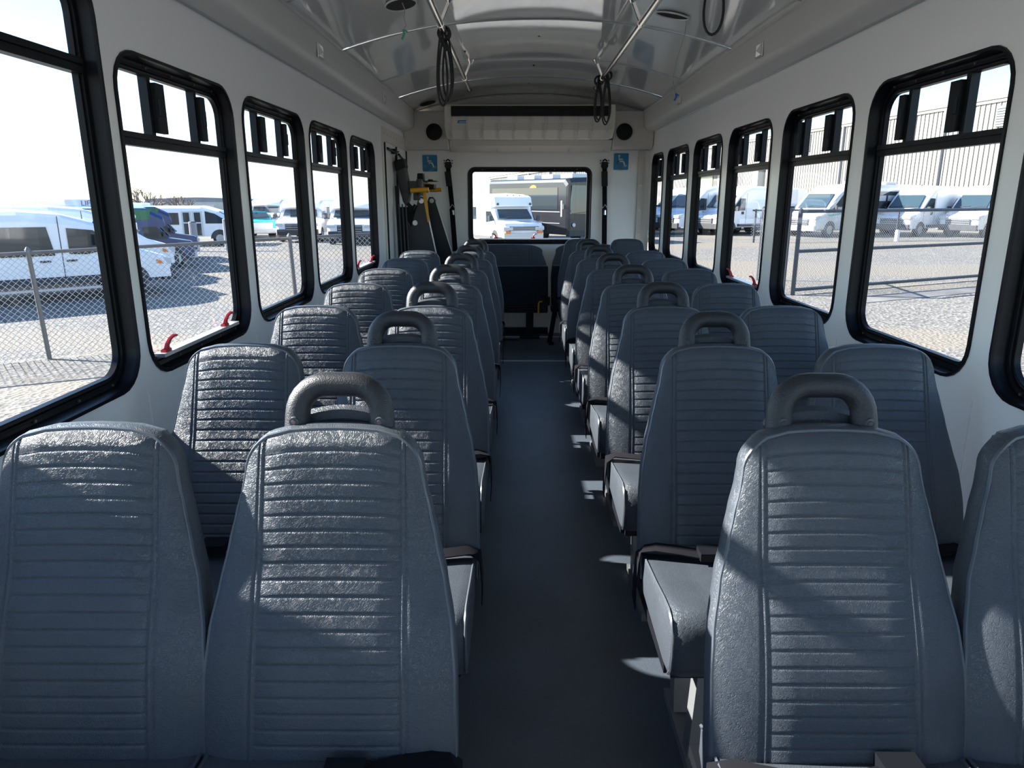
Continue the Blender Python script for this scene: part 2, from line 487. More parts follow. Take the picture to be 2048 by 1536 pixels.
# ------------------------------------------------------------------ windows
WN = [0]
def window(mp, u0, u1, label, bars=True, handles=False, z=(ZW0, ZW1), r=0.115, rail=CAMZ + .168, out_flip=1, hh=(.17, .62)):
    WN[0] += 1
    t = tag(empty('window_%d' % WN[0]), label, 'window', kind='structure')
    v0, v1 = z; n = 6
    prof = [(0, .0), (0, -.006), (.010, -.007), (.012, .0), (.014, .02), (.016, .033), (.024, .034), (.026, .030), (.032, .030), (.034, .038), (.040, .039), (.042, .034), (.046, .034), (.048, .050), (.02, .054), (.0, .044)]
    b = B(); L = []
    for i, o in prof:
        L.append([mp(u, v, o) for u, v in rrect(u0 + i, u1 - i, v0 + i, v1 - i, max(.02, r - i), n)])
    for a, c in zip(L, L[1:]): bridge(b, a, c)
    b.mk('window_frame', 'frame', t, smooth=True)
    # little screws in the frame head and sill
    b = B(); k = 0
    for fr in (.12, .3, .5, .7, .88):
        for vv in (v1 - .024, v0 + .024):
            p = Vector(mp(u0 + (u1 - u0) * fr, vv, .032)); q = Vector(mp(u0 + (u1 - u0) * fr, vv, .027)); b.tube([p, q], .004, 6)
    mks(b, 'frame_screw', 'screw', t)
    def pane(a, c, d, e, o):
        P = [mp(a, d, o), mp(c, d, o), mp(c, e, o), mp(a, e, o)]
        mesh('pane', P, [(0, 1, 2, 3)], 'glass', t)
    i = .044
    def pane_rr(a, c, d, e, o, rr, low=True):
        # bottom (or top) corners rounded
        lp = rrect(a, c, d, e, rr, 4)
        if low == 'low': lp = [(c, e), (a, e)] + lp[10:]
        elif low == 'top': lp = lp[:10] + [(a, d), (c, d)]
        mesh('pane', [mp(u, v, o) for u, v in lp], [tuple(range(len(lp)))], 'glass', t)
    if not bars and rail is None:
        pane_rr(u0 + i, u1 - i, v0 + i, v1 - i, .044, .05, 'all')
    else:
        pane_rr(u0 + i, u1 - i, v0 + i, rail, .044, r - .04, 'low')
        b = B()
        P = lambda a, c, d, e, o0, o1: b.add([mp(x, y, o) for o in (o0, o1) for x, y in ((a, d), (c, d), (c, e), (a, e))], [(0, 1, 2, 3), (4, 5, 6, 7), (0, 1, 5, 4), (1, 2, 6, 5), (2, 3, 7, 6), (3, 0, 4, 7)])
        P(u0 + .04, u1 - .04, rail - .019, rail - .001, .024, .052); P(u0 + .04, u1 - .04, rail + .003, rail + .019, .020, .052); P(u0 + .04, u1 - .04, rail - .003, rail + .005, .030, .05)
        b.mk('mid_rail', 'frame', t)
        if bars:
            a1, c1, a2, c2 = u0 + .245, u0 + .268, u0 + .570, u0 + .590
            pane_rr(u0 + i, u1 - i, rail, v1 - i, .048, r - .04, 'top')
            for q, (a, c) in enumerate(((a1, c1), (a2, c2))):
                b = B(); P(a, c, rail + .01, v1 - .045, .028, .055); b.mk('slider_bar', 'frame', t)
                b = B(); P(c + .002, c + (.055 if q == 0 else .035), rail + .028, v1 - .062, .014, .030); P(c + .004, c + .018, (rail + v1) / 2 - .04, (rail + v1) / 2 + .01, .006, .015)
                b.mk('slider_grip', 'black', t)
        else:
            pane_rr(u0 + i, u1 - i, rail, v1 - i, .044, r - .04, 'top')
    if handles:
        P3 = lambda u, v, o: Vector(mp(u, v, o))
        wdt = u1 - u0
        b = B(); P2 = lambda a, c, d, e, o0, o1: b.add([mp(x, y, o) for o in (o0, o1) for x, y in ((a, d), (c, d), (c, e), (a, e))], [(0, 1, 2, 3), (4, 5, 6, 7), (0, 1, 5, 4), (1, 2, 6, 5), (2, 3, 7, 6), (3, 0, 4, 7)])
        P2(u0 + .11, u1 - .11, v0 + .044, v0 + .056, .008, .042); b.mk('sill_bar', 'alu', t)
        for k, fr in enumerate(hh):
            u = u0 + fr; b = B(); sg = -1 if k == 0 and wdt > 1 else 1
            b.tube([P3(u - .02, v0 + .058, .022), P3(u + .02, v0 + .058, .022)], .010, 6)
            b.tube([P3(u, v0 + .056, .022), P3(u + .003 * sg, v0 + .078, .018), P3(u + .012 * sg, v0 + .094, .012), P3(u + .026 * sg, v0 + .102, .006), P3(u + .042 * sg, v0 + .101, .002)], [.011, .008, .007, .006, .004], 6)
            b.mk('release_handle', 'red', t, smooth=True)
    return t
wl = ['unseen glazed door opening at the front left, added for light', 'unseen left window behind the camera, added for light', 'left wall window beside the camera', 'large left window cut by the picture edge, before the first red latches', 'left window nearest the front with two red latches on its sill',
      'left window right behind the one with near red latches', 'third left window back, plain sill, before the last one', 'last left window before the wheelchair door with small red latches']
for i, sp in enumerate(LW):
    zz = sp[2] if len(sp) > 2 else (ZW0, ZW1)
    window(MLw, sp[0], sp[1], wl[i], bars=(i > 3), handles=i in (4, 7), hh=(.15, .62), z=zz, rail=(CAMZ + .33 if len(sp) > 2 else CAMZ + .168))
wr = ['unseen window at the driver side, added for light', 'unseen right window behind the camera, added for light', 'unseen right window beside the camera, added for light', 'right window cut off by the picture edge, only its black frame shows', 'largest fully visible right window, white vans beyond',
      'second right window, shuttle bus and gate post beyond', 'right window with two red release latches on its sill', 'right window behind the latched one, one white van beyond', 'narrow looking right window next to the rearmost one', 'rearmost right window by the rear wall']
for i, sp in enumerate(RW):
    window(MRw, sp[0], sp[1], wr[i], bars=i > 0, handles=(i == 6), hh=(.15, .60), z=sp[2] if len(sp) > 2 else (ZW0, ZW1))
window(MBw, RWIN[0], RWIN[1], 'rear emergency window looking onto parked buses', bars=False, handles=True, z=(RWIN[2], RWIN[3]), r=.075, rail=None, hh=(.28, .66))

# ------------------------------------------------------------------ seats
def interp(T, z):
    for (a, x), (c, y) in zip(T, T[1:]):
        if z <= c: 
            t = (z - a) / (c - a) if c > a else 0
            t = max(0, min(1, t)); t = t * t * (3 - 2 * t) * .35 + t * .65
            return x + (y - x) * t
    return T[-1][1]
HB, HT = 0.40, 0.992
def make_backrest(WT, piping=True, pleats=21, name='backrest', seam=(.133, .125), rec=0.33, corner=.06, yb=1.03, groove=.0028):
    """front faces -Y; origin at handle-plane: y = rec*(z-1.08)"""
    Wf = lambda z: interp(WT, z)
    def cdrop(q):          # q = |x|/W
        s0 = .55
        d = .012 * q * q
        if q > s0: 
            t = (q - s0) / (1 - s0); d += corner * (1 - math.sqrt(max(0, 1 - t ** 2.2)))
        return d
    zt0 = HT - .03; step = (zt0 - (HB + .015)) / pleats
    zs = [HB, HB + .012]
    for k in range(pleats):
        z = HB + .015 + k * step
        zs += [z, z + .0022, z + .006, z + step * .5, z + step - .005, z + step - .0018]
    zs += [zt0, zt0 + .004, HT - .015, HT - .006, HT]
    cs = [(-1, q) for q in (1, .97, .88, .72, .5, .3, .13, .06)] + [(0, c) for c in (-1, -.985, -.955, -.935, -.90, -.6, -.3, 0, .3, .6, .90, .935, .955, .985, 1)] + [(1, q) for q in (.06, .13, .3, .5, .72, .88, .97, 1)]
    V = []
    nc = len(cs)
    for z in zs:
        W = Wf(z); sm = seam[0] + (seam[1] - seam[0]) * (z - HB) / (HT - HB)
        fr = (z - HB) / (HT - HB)
        for kind, q in cs:
            if kind == 0: x = q * sm
            else: x = kind * (sm + q * (W - sm))
            u = min(1, abs(x) / W)
            zz = z - cdrop(u) * max(0, (fr - .25) / .75) ** 1.5
            y = rec * (zz - 1.08) - .016 + .020 * u ** 5
            y -= .014 * math.sin(math.pi * min(1, max(0, (.55 - fr) / .55 + .15)))   # lumbar swell
            if zz > .955: y += .016 * ((zz - .955) / .037) ** 2
            if fr > .55: y -= (rec - .2) * .25 * (fr - .55) * (HT - HB)
            ax = abs(x)
            # seams
            if kind == 0 and abs(q) in (.985, .955): y += .0 
            if (kind == 0 and abs(q) in (1, .935)): y += groove
            # pleats
            if kind == 0 and abs(q) < .93:
                k = (z - HB - .015) / step
                if 0 <= k <= pleats + .05:
                    f_ = k - math.floor(k + 1e-6)
                    if f_ < .02 or f_ > .985: y += groove
            V.append((x, y, zz))
    F = []
    for r_ in range(len(zs) - 1):
        for c in range(nc - 1):
            a = r_ * nc + c
            F.append((a, a + 1, a + nc + 1, a + nc))
    # boundary loop (left side up, top, right side down)
    edge = [r_ * nc for r_ in range(len(zs))] + [(len(zs) - 1) * nc + c for c in range(1, nc)] + [r_ * nc + nc - 1 for r_ in range(len(zs) - 2, -1, -1)]
    E0 = [Vector(V[i]) for i in edge]
    rings = [edge]
    for (dy, grow) in ((.010, .003), (.028, .005), (.052, .002), (.068, -.010), (.074, -.045)):
        ids = []
        for p in E0:
            fr = (p.z - HB) / (HT - HB)
            k = 1 - .22 * fr
            cx = Vector((0, p.y, .66)); d = Vector((p.x, 0, max(0, p.z - .80))); 
            if d.length > 0: d.normalize()
            q = p + d * grow + Vector((0, dy * k, 0))
            ids.append(len(V)); V.append(tuple(q))
        rings.append(ids)
    for A, C in zip(rings, rings[1:]):
        for i in range(len(A) - 1):
            F.append((A[i], C[i], C[i + 1], A[i + 1]))
    # back panel: join left/right ids of last ring row by row
    L = rings[-1]; m_ = len(zs); n_ = len(L)
    for i in range(m_ - 1):
        F.append((L[i], L[n_ - 1 - i], L[n_ - 2 - i], L[i + 1]))
    top = L[m_ - 1:n_ - m_ + 1]
    if len(top) > 2: F.append(tuple(top))
    me = bpy.data.meshes.new(name)
    me.from_pydata(V, [], F); me.materials.append(M['vinyl']); me.materials.append(M['seatback'])
    nb = m_ - 1 + 1
    me.polygons.foreach_set('use_smooth', [True] * len(me.polygons))
    for p in list(me.polygons)[-nb:]: p.material_index = 1
    me.update(); bm = bmesh.new(); bm.from_mesh(me); bmesh.ops.recalc_face_normals(bm, faces=bm.faces); bm.to_mesh(me); bm.free()
    pm = None
    if piping:
        b = B(); pts = [p + Vector((0, .003, 0)) for p in E0]
        pp = [pts[0]]
        for p in pts[1:]:
            if (p - pp[-1]).length > .008: pp.append(p)
        b.tube(pp, .0042, 6)
        o = b.mk('piping', 'piping', None, smooth=True); pm = o.data; bpy.data.objects.remove(o)
    return me, pm
WT = [(.39, .212), (.50, .213), (.60, .212), (.68, .206), (.76, .193), (.84, .178), (.90, .167), (.96, .155), (1.0, .150)]
BR, BRP = make_backrest(WT)

def make_cushion(wd=.418):
    """side profile (y,z): y=0 at the back, negative forward"""
    pr = [(0.03, .395), (.03, .45), (.0, .466), (-.10, .470), (-.25, .488), (-.34, .503), (-.395, .508), (-.423, .497), (-.438, .468), (-.443, .42), (-.438, .375), (-.42, .352), (-.37, .345), (-.2, .355), (0, .37)]
    n = len(pr); c = (-.2, .44)
    xs = [(-wd / 2, .84), (-wd / 2 + .002, .91), (-wd / 2 + .009, .965), (-wd / 2 + .028, 1), (-.122, 1.0), (-.118, .993), (-.114, 1.0), (-.110, .993), (-.106, 1.0), (-.05, 1.004), (.05, 1.004), (.106, 1), (.110, .993), (.114, 1), (.118, .993), (.122, 1), (wd / 2 - .028, 1), (wd / 2 - .009, .965), (wd / 2 - .002, .91), (wd / 2, .84)]
    V = []; F = []
    for x, k in xs:
        for y, z in pr:
            V.append((x, c[0] + (y - c[0]) * (1 - (1 - k) * .35), c[1] + (z - c[1]) * k))
    for i in range(len(xs) - 1):
        for j in range(n):
            F.append((i * n + j, i * n + (j + 1) % n, (i + 1) * n + (j + 1) % n, (i + 1) * n + j))
    F.append(tuple(range(n))); F.append(tuple(range((len(xs) - 1) * n, len(xs) * n)))
    b = B(); b.add(V, F); o = b.mk('seat_cushion', 'vinyl', None, smooth=True); me = o.data; bpy.data.objects.remove(o)
    b = B(); b.tube([(wd / 2 - .003, c[0] + (y - c[0]) * .985, c[1] + (z - c[1]) * .93) for y, z in pr[1:12]], .0038, 5)
    o = b.mk('piping', 'piping', None, smooth=True); mp_ = o.data; bpy.data.objects.remove(o)
    return me, mp_
CU, CUP = make_cushion()

def arch(hw, z0, z1, rc, n=7):
    P = [(-hw, z0)]
    for k in range(n + 1):
        t = math.pi - math.pi / 2 * k / n; P.append((-hw + rc + rc * math.cos(t), z1 - rc + rc * math.sin(t)))
    for k in range(n + 1):
        t = math.pi / 2 - math.pi / 2 * k / n; P.append((hw - rc + rc * math.cos(t), z1 - rc + rc * math.sin(t)))
    P.append((hw, z0)); return P
def temp(b, nm, m, smooth=True):
    o = b.mk(nm, m, None, smooth=smooth); me = o.data; bpy.data.objects.remove(o); return me
b = B(); pa = arch(.0755, .955, 1.057, .052)
rr_ = [.0245] + [.0222] * (len(pa) - 2) + [.0245]
b.tube([(x, .26 * (z - 1.08) + .030, z) for x, z in pa], rr_, 14)
GH = temp(b, 'grab_handle', 'handle')
b = B()
for x in (-.0755, .0755):
    b.tube([(x, -.004, 1.0), (x, -.0165, .9985)], [.0085, .0085], 12)
GS = [o.data for o in mks(b, 'screw_cup', 'piping', None, True)]
b = B()
for x in (-.0755, .0755):
    b.tube([(x, -.010, 1.0), (x, -.0185, .9985)], [.0048, .004], 10)
GS2 = [o.data for o in mks(b, 'screw_head', 'screw', None, True)]
for o in [o for o in COL.objects if o.name.startswith(('screw_cup', 'screw_head'))]: bpy.data.objects.remove(o)
b = B()   # raised back hump between the handle feet
b.tube([(x, .045, .975 + .018 * math.cos(x / .09 * math.pi / 2)) for x in [-.09 + .18 * k / 10 for k in range(11)]], [.004] + [.02] * 9 + [.004], 8)
HU = temp(b, 'top_pad', 'vinyl')

def lap_belt(var, side):
    """webbing laid over the cushion and hanging at the aisle side, side=+1 right edge"""
    b = B(); w_ = .024
    e = side * .212
    if var == 0:
        path = [(e * .2, -.12, .52), (e * .55, -.10, .525), (e * .85, -.085, .527), (e * 1.0, -.075, .517), (e * 1.045, -.07, .49), (e * 1.05, -.05, .40), (e * 1.03, -.03, .33)]
    else:
        path = [(-e * .4, -.10, .52), (e * .0, -.13, .527), (e * .5, -.12, .522), (e * .9, -.10, .524), (e * 1.04, -.09, .505), (e * 1.06, -.08, .43), (e * 1.05, -.06, .36)]
    P = [Vector(p) for p in path]; V = []
    for i, p in enumerate(P):
        d = (P[min(i + 1, len(P) - 1)] - P[max(i - 1, 0)]).normalized()
        nrm = Vector((0, 0, 1)) if abs(d.z) < .7 else Vector((side, 0, 0))
        s = d.cross(nrm).normalized() * w_
        V += [p - s, p + s, p + s + nrm * .003, p - s + nrm * .003]
    F = []
    for i in range(len(P) - 1):
        for k in range(4): F.append((i * 4 + k, i * 4 + (k + 1) % 4, i * 4 + 4 + (k + 1) % 4, i * 4 + 4 + k))
    F += [(0, 1, 2, 3), tuple(len(V) - 4 + k for k in range(4))]
    b.add(V, F)
    me = temp(b, 'lap_belt', 'webbing')
    b = B(); x = path[0][0]; y = path[0][1]
    b.box(x - .035, x + .03, y - .026, y + .026, .519, .541); me2 = temp(b, 'buckle', 'black', False)
    return me, me2
def belt_loop(side):
    b = B(); P = []; 
    for k in range(15):
        t = k / 14; a = -2.6 + 5.0 * t
        P.append(Vector((side * (.02 - .12 * t + .03 * math.cos(a)), -.07 - .02 * math.sin(t * 5), .533 + .022 * (1 + math.sin(a * 1.0)))))
    V = []
    for p in P: V += [p + Vector((0, -.022, 0)), p + Vector((0, .022, 0)), p + Vector((0, .022, .003)), p + Vector((0, -.022, .003))]
    F = []
    for i in range(len(P) - 1):
        for k in range(4): F.append((i * 4 + k, i * 4 + (k + 1) % 4, i * 4 + 4 + (k + 1) % 4, i * 4 + 4 + k))
    b.add(V, F); return temp(b, 'belt_loop', 'webbing')
BELT = {(v, s): lap_belt(v, s) for v in (0, 1) for s in (1, -1)}
BLOOP = {s: belt_loop(s) for s in (1, -1)}

def seat_frame_mesh(s):
    b = B()
    for y in (-.37, -.06):
        b.bar((-.40, y, .322), (.40, y, .322), .03, .03)
    for x in (-.40, 0, .40):
        b.bar((x, -.37, .322), (x, .09, .322), .026, .026)
    for x in (-.40, -.02, .02, .40):
        b.bar((x * .9, .08, .322), (x * .9, .12, .60), .022, .022)
    return temp(b, 'seat_frame', 'black', False)
def leg_mesh():
    b = B()
    b.bar((0, -.34, .31), (0, -.30, .03), .06, .05, up=(0, 1, 0)); b.bar((0, -.10, .31), (0, -.14, .03), .06, .05, up=(0, 1, 0))
    b.box(-.035, .035, -.40, -.06, 0, .028); b.box(-.03, .03, -.37, -.07, .295, .31)
    return temp(b, 'leg', 'legmetal', False)
SFM, LGM = seat_frame_mesh(1), leg_mesh()
DX = .2125
def double_seat(x, y, side, label, group, handle=True, zs=1.0, var=0, loop=False, front=False):
    """side=+1: aisle is on the +X side of the pair"""
    t = empty('double_seat', (x, y, 0), 0, label, 'bus seat', group)
    for s in (1, -1):
        o = put('backrest', BR, t, (s * DX, 0, 0)); put('piping', BRP, o)
        c = put('seat_cushion', CU, t, (s * DX, -.135, 0)); put('piping', CUP, c); put('piping', CUP, c, (-.412, 0, 0))
    if handle:
        h = put('grab_handle', GH, t, (side * DX, 0, 0)); [put('screw_cup', q, h) for q in GS]; [put('screw_head', q, h) for q in GS2]
        put('top_pad', HU, t, (side * DX, 0, 0))
    put('seat_frame', SFM, t, (0, -.115, 0))
    for s in (1, -1): put('leg', LGM, t, (s * .30 if s == side else s * .33, -.115, 0))
    m1, m2 = BELT[(var, side)]
    lb = put('lap_belt', m1, t, (side * DX, -.145, -.046 if y < 1.5 else -.030)); put('buckle', m2, lb)
    if y > 1.5:
        m1, m2 = BELT[(1 - var, -side)]
        lb = put('lap_belt', m1, t, (-side * DX, -.12, -.026)); put('buckle', m2, lb)
    if loop: put('belt_loop', BLOOP[side], t, (side * DX - .02 * side, -.16, -.03))
    if zs != 1: t.scale = (1, 1, zs)
    return t
ords = ['front', 'second', 'third', 'fourth', 'fifth', 'sixth', 'seventh']
for k in range(7):
    y = 1.205 + .7125 * k
    extra = '' if k == 0 else ' by the lift' if k == 6 else ''
    double_seat(-.53, y, 1, 'slate grey double seat on the left of the aisle, %s row%s' % (ords[k], extra), 'double seats left of the aisle', var=k % 2)
    extra = '' if k == 0 else ', looped belt on its cushion' if k == 1 else ''
    double_seat(.755, y, -1, 'slate grey double seat right of the aisle, %s row%s' % (ords[k], extra), 'double seats right of the aisle', var=(k + 1) % 2, loop=(k == 1))
double_seat(.80, 6.72, -1, 'slate grey double seat without grab handle beside rear right window', 'double seats right of the aisle', handle=False, zs=1.02)

# foldaway seats against the rear wall
WTF = [(.39, .425), (.50, .425), (.70, .42), (.84, .405), (.92, .385), (.96, .375), (1.0, .37)]
def foldaway(x, y, hw, label, post):
    wt = [(a, hw * (1 if a < .8 else .96 if a < .9 else .90 if a < .95 else .87)) for a, _ in WTF]
    me, pm = make_backrest(wt, seam=(hw * .62, hw * .6), corner=.05)
    t = empty('foldaway_seat', (x, y, -.06), 0, label, 'folding seat', 'foldaway seats at the rear wall')
    o = put('backrest', me, t, (0, .09, 0)); put('piping', pm, o)
    b = B(); b.box(-hw, hw, -.075, .0, .405, .80); c = b.mk('folded_cushion', 'seatback', t, bevel=.018); c.location = (0, -.09, .0)
    b = B(); b.tube([(-hw + .01, -.168, .80), (hw - .01, -.168, .80)], .005, 6); b.mk('piping', 'piping', c, smooth=True, loc=(0, .09, 0))
    b = B(); b.bar((-hw, -.06, .35), (hw, -.06, .35), .04); b.bar((-hw, .06, .35), (hw, .06, .35), .04); b.bar((-hw + .03, -.06, .35), (-hw + .03, .1, .35), .03); b.bar((hw - .03, -.06, .35), (hw - .03, .1, .35), .03)
    b.mk('seat_frame', 'black', t)
    b = B(); b.bar((post, 0, .34), (post, 0, .085), .075, .05, up=(0, 1, 0)); b.box(post - .10, post + .10, -.07, .10, .062, .085); b.mk('leg', 'black', t)
    b = B(); b.tube([(hw - .16, -.19, .50), (hw - .15, -.20, .44), (hw - .13, -.19, .43), (hw - .19, -.20, .45), (hw - .19, -.20, .32)], .012, 6)
    b = B(); b.tube([(hw - .055, -.185, .46), (hw - .085, -.19, .455), (hw - .092, -.19, .43), (hw - .092, -.19, .33)], .009, 8); b.mk('release_lever', 'yellow', t, smooth=True)
    b = B(); b.box(hw - .10, hw + .02, -.185, -.14, .42, .50); b.box(hw - .07, hw, -.20, -.15, .36, .43); b.tube([(hw - .03, -.21, .47), (hw - .03, -.15, .47)], .012, 8); b.tube([(hw - .08, -.21, .49), (hw - .04, -.2, .52), (hw, -.19, .48)], .014, 6); b.mk('fold_latch', 'black', t)
    return t
foldaway(-.125, 7.12, .425, 'folded dark seat with single black post under the rear window', .25)
foldaway(.70, 7.18, .36, 'folded dark seat tucked behind the rear right double seat', .05)
# loose webbing on the floor by the foldaway seat
b = B(); pts = [(.38, 6.95, .40), (.36, 6.88, .28), (.33, 6.80, .12), (.31, 6.76, .02), (.35, 6.74, .008)]
for a, c in zip(pts, pts[1:]): b.bar(a, c, .045, .004, up=(0, -1, .2))
tag(b.mk('belt_strap', 'webbing'), 'dark belt strap hanging to the floor beside the folded rear seats', 'strap')
b = B(); b.tube([(-.60 + .0, 7.02, .30), (-.40, 7.0, .2), (-.30, 6.98, .05), (-.22, 6.97, .012), (.02, 6.96, .012)], .008, 6)
tag(b.mk('floor_cable', 'cable', smooth=True), 'black cable lying on the floor under the folded rear seat', 'cable')
tag(B().box(-.16, .32, 7.335, 7.395, .002, .065).mk('rear_floor_sill', 'black'), 'dark floor sill at the foot of the rear wall', 'sill')

# ------------------------------------------------------------------ rear wall equipment
def soffit(name, x0, x1, label, spx):
    t = empty(name, (0, 0, 0), 0, label, 'panel')
    z0, z1 = CAMZ + .455, CAMZ + .80
    b = B(); b.prism([(7.22, z0 + .03), (7.24, z0), (YR - .003, z0), (YR - .003, z1), (7.16, z1), (7.18, z0 + .2)], 0, x0, x1)
    b.mk('panel_body', 'tan', t, bevel=.012)
    s = Vector((spx, 7.172, CAMZ + .612))
    b = B(); b.tube([s + Vector((0, .012, 0)), s + Vector((0, -.008, 0)), s + Vector((0, -.010, 0))], [.078, .076, .066], 28)
    sp = b.mk('speaker', 'black', t, smooth=True)
    b = B()
    for r in (.02, .035, .05, .062):
        b.tube([s + Vector((r * math.cos(a), -.012, r * math.sin(a))) for a in [2 * math.pi * k / 24 for k in range(24)]], .0025, 4, closed=True)
    for k in range(8):
        a = k * math.pi / 4; b.bar(s + Vector((0, -.012, 0)), s + Vector((.066 * math.cos(a), -.012, .066 * math.sin(a))), .003)
    b.mk('speaker_grille', 'black', sp)
    b = B()
    for px in (.15, .5, .85):
        x = x0 + (x1 - x0) * px; b.tube([(x, 7.175, z1 - .06), (x, 7.155, z1 - .06)], .009, 8)
    mks(b, 'trim_plug', 'tan', t, smooth=True)
soffit('speaker_panel', XL + .004, -.665, 'tan rear corner panel with round black speaker, lift side', -.80)
soffit('speaker_panel', .915, XR - .004, 'tan rear corner panel with round black speaker, right side', 1.02)
t = empty('valance_panel', (0, 0, 0), 0, 'tan curved valance strip under the air unit', 'panel')
b = B(); z = CAMZ + .44; b.prism([(7.33, z), (YR - .003, z), (YR - .003, z + .10), (7.20, z + .10), (7.24, z + .05)], 0, -.661, .911); b.mk('panel_body', 'tan', t, bevel=.006)
b = B()
for x in (-.58, -.2, .12, .5, .84): b.tube([(x, 7.30, z + .006), (x, 7.285, z + .006)], .010, 8)
mks(b, 'trim_plug', 'tan', t)
# air unit
t = empty('air_conditioner', (0, 0, 0), 0, 'cream ceiling air conditioner with long black grille over rear window', 'air conditioner')
z = CAMZ
prof = [(7.33, z + .545), (6.98, z + .535), (6.86, z + .60), (6.82, z + .66), (6.82, z + .815), (7.33, z + .86)]
b = B(); b.prism(prof, 0, -.665, .885); b.mk('housing', 'ac', t, bevel=.02)
b = B()
for i in range(11):
    x = -.60 + i * .142
    b.add([(x + dx, y, zz) for dx in (-.008, .008) for y, zz in ((6.975, z + .524), (6.845, z + .590), (6.798, z + .655), (6.798, z + .71), (6.83, z + .71), (6.99, z + .56))],
          [(0, 1, 2, 3, 4, 5), (6, 7, 8, 9, 10, 11)] + [(k, (k + 1) % 6, 6 + (k + 1) % 6, 6 + k) for k in range(6)])
mks(b, 'housing_rib', 'tan', t)  # darker tan puts the shading of the ribs into their colour
g = B().box(-.60, .825, 6.795, 6.83, z + .715, z + .80).mk('grille', 'black', t)
b = B()
for k in range(94):
    x = -.59 + k * .0151; b.box(x, x + .004, 6.788, 6.797, z + .722, z + .793)
for k in range(4):
    b.box(-.595, .82, 6.786, 6.794, z + .722 + k * .023, z + .725 + k * .023)
o = b.mk('grille_fins', 'frame', g); o['kind'] = 'stuff'
b = B(); b.prism([(-.545, z + .655), (-.46, z + .655), (-.45, z + .680), (-.54, z + .680)], 1, 6.803, 6.809); bd = b.mk('badge', 'blue', t); 
b = B(); b.prism([(-.53, z + .662), (-.47, z + .662), (-.462, z + .668), (-.525, z + .668)], 1, 6.801, 6.804); b.mk('badge_print', 'white', bd)
# wheelchair signs
def wheel_sign(x, z, label):
    t = empty('wheelchair_sign', (x, YR - .004, z), 0, label, 'sign', 'blue wheelchair symbol signs')
    b = B(); b.prism(rrect(-.073, .073, -.079, .079, .010, 4), 1, -.004, .0); b.mk('sign_plate', 'blue', t)
    b = B(); s = .0052; y = -.0055
    def st(pts, r=s):
        for a, c in zip(pts, pts[1:]): b.bar((a[0], y, a[1]), (c[0], y, c[1]), r * 2, .002, up=(0, -1, 0))
        for a in pts: b.tube([(a[0], y + .001, a[1]), (a[0], y - .001, a[1])], r, 8)
    b.tube([(-.020, y + .001, .055), (-.020, y - .001, .055)], .0095, 14)
    st([(-.020, .046), (-.018, .002), (.022, .002), (.040, -.044), (.054, -.038)], .0062)
    st([(-.019, .022), (.014, .022)], .0048)
    A = [(-.006 + .037 * math.cos(math.radians(a)), -.028 + .037 * math.sin(math.radians(a))) for a in range(112, 345, 12)]
    st(A, .0048)
    b.mk('wheelchair_symbol', 'white', t)
wheel_sign(-.873, CAMZ + .335, 'blue wheelchair symbol sign above the lift side shoulder belt')
wheel_sign(1.029, CAMZ + .35, 'blue wheelchair symbol sign in the rear right corner')
def shoulder_belt(x, s, label):
    t = empty('shoulder_belt', (x, YR, 0), 0, label, 'seat belt', 'wheelchair shoulder belts on the rear wall')
    z = CAMZ + .335
    b = B(); b.prism([(-.028, z + .012), (.028, z + .012), (.036, z - .03), (.018, z - .06), (-.018, z - .06), (-.036, z - .03)], 1, -.03, -.004)
    b.tube([(-.02, -.03, z + .02), (0, -.045, z + .035), (.02, -.03, z + .02)], .008, 6); b.mk('anchor_bracket', 'black', t, smooth=False)
    b = B()
    for dx in (-.04, .04):
        for dz in (.025, -.0): b.tube([(dx, -.001, z + dz), (dx, -.012, z + dz)], .006, 8)
    mks(b, 'mounting_bolt', 'black', t)
    b = B(); b.bar((0, -.03, z - .05), (s * .035, -.035, z - .45), .046, .005, up=(0, -1, 0)); b.bar((s * .03, -.04, z - .44), (s * .055, -.045, z - .86), .05, .008, up=(0, -1, 0)); b.mk('webbing', 'webbing', t)
    b = B(); b.bar((-s * .006, -.04, z - .08), (s * .010, -.045, z - .22), .060, .018, up=(0, -1, 0)); b.mk('length_adjuster', 'black', t)
    b = B(); b.tube([(s * .035 - .02, -.045, z - .43), (s * .035, -.06, z - .40), (s * .035 + .02, -.045, z - .43)], .006, 6); b.tube([(s * .04, -.05, z - .455), (s * .042, -.055, z - .50)], .012, 8); b.mk('buckle_tongue', 'chrome', t, smooth=True)
shoulder_belt(-.69, 1, 'black shoulder belt hanging on the rear wall beside the lift')
shoulder_belt(.865, .35, 'black shoulder belt hanging right of the rear window')
tag(B().box(1.20, 1.255, 7.375, 7.395, .05, CAMZ + .45).mk('trim_5', 'tan'), 'riveted corner strip at the rear right', 'trim', kind='structure')
b = B()
for k in range(7): b.tube([(1.228, 7.375, .3 + k * .24), (1.228, 7.368, .3 + k * .24)], .008, 8)
mks(b, 'rivet', 'alu', bpy.data.objects['trim_5'])

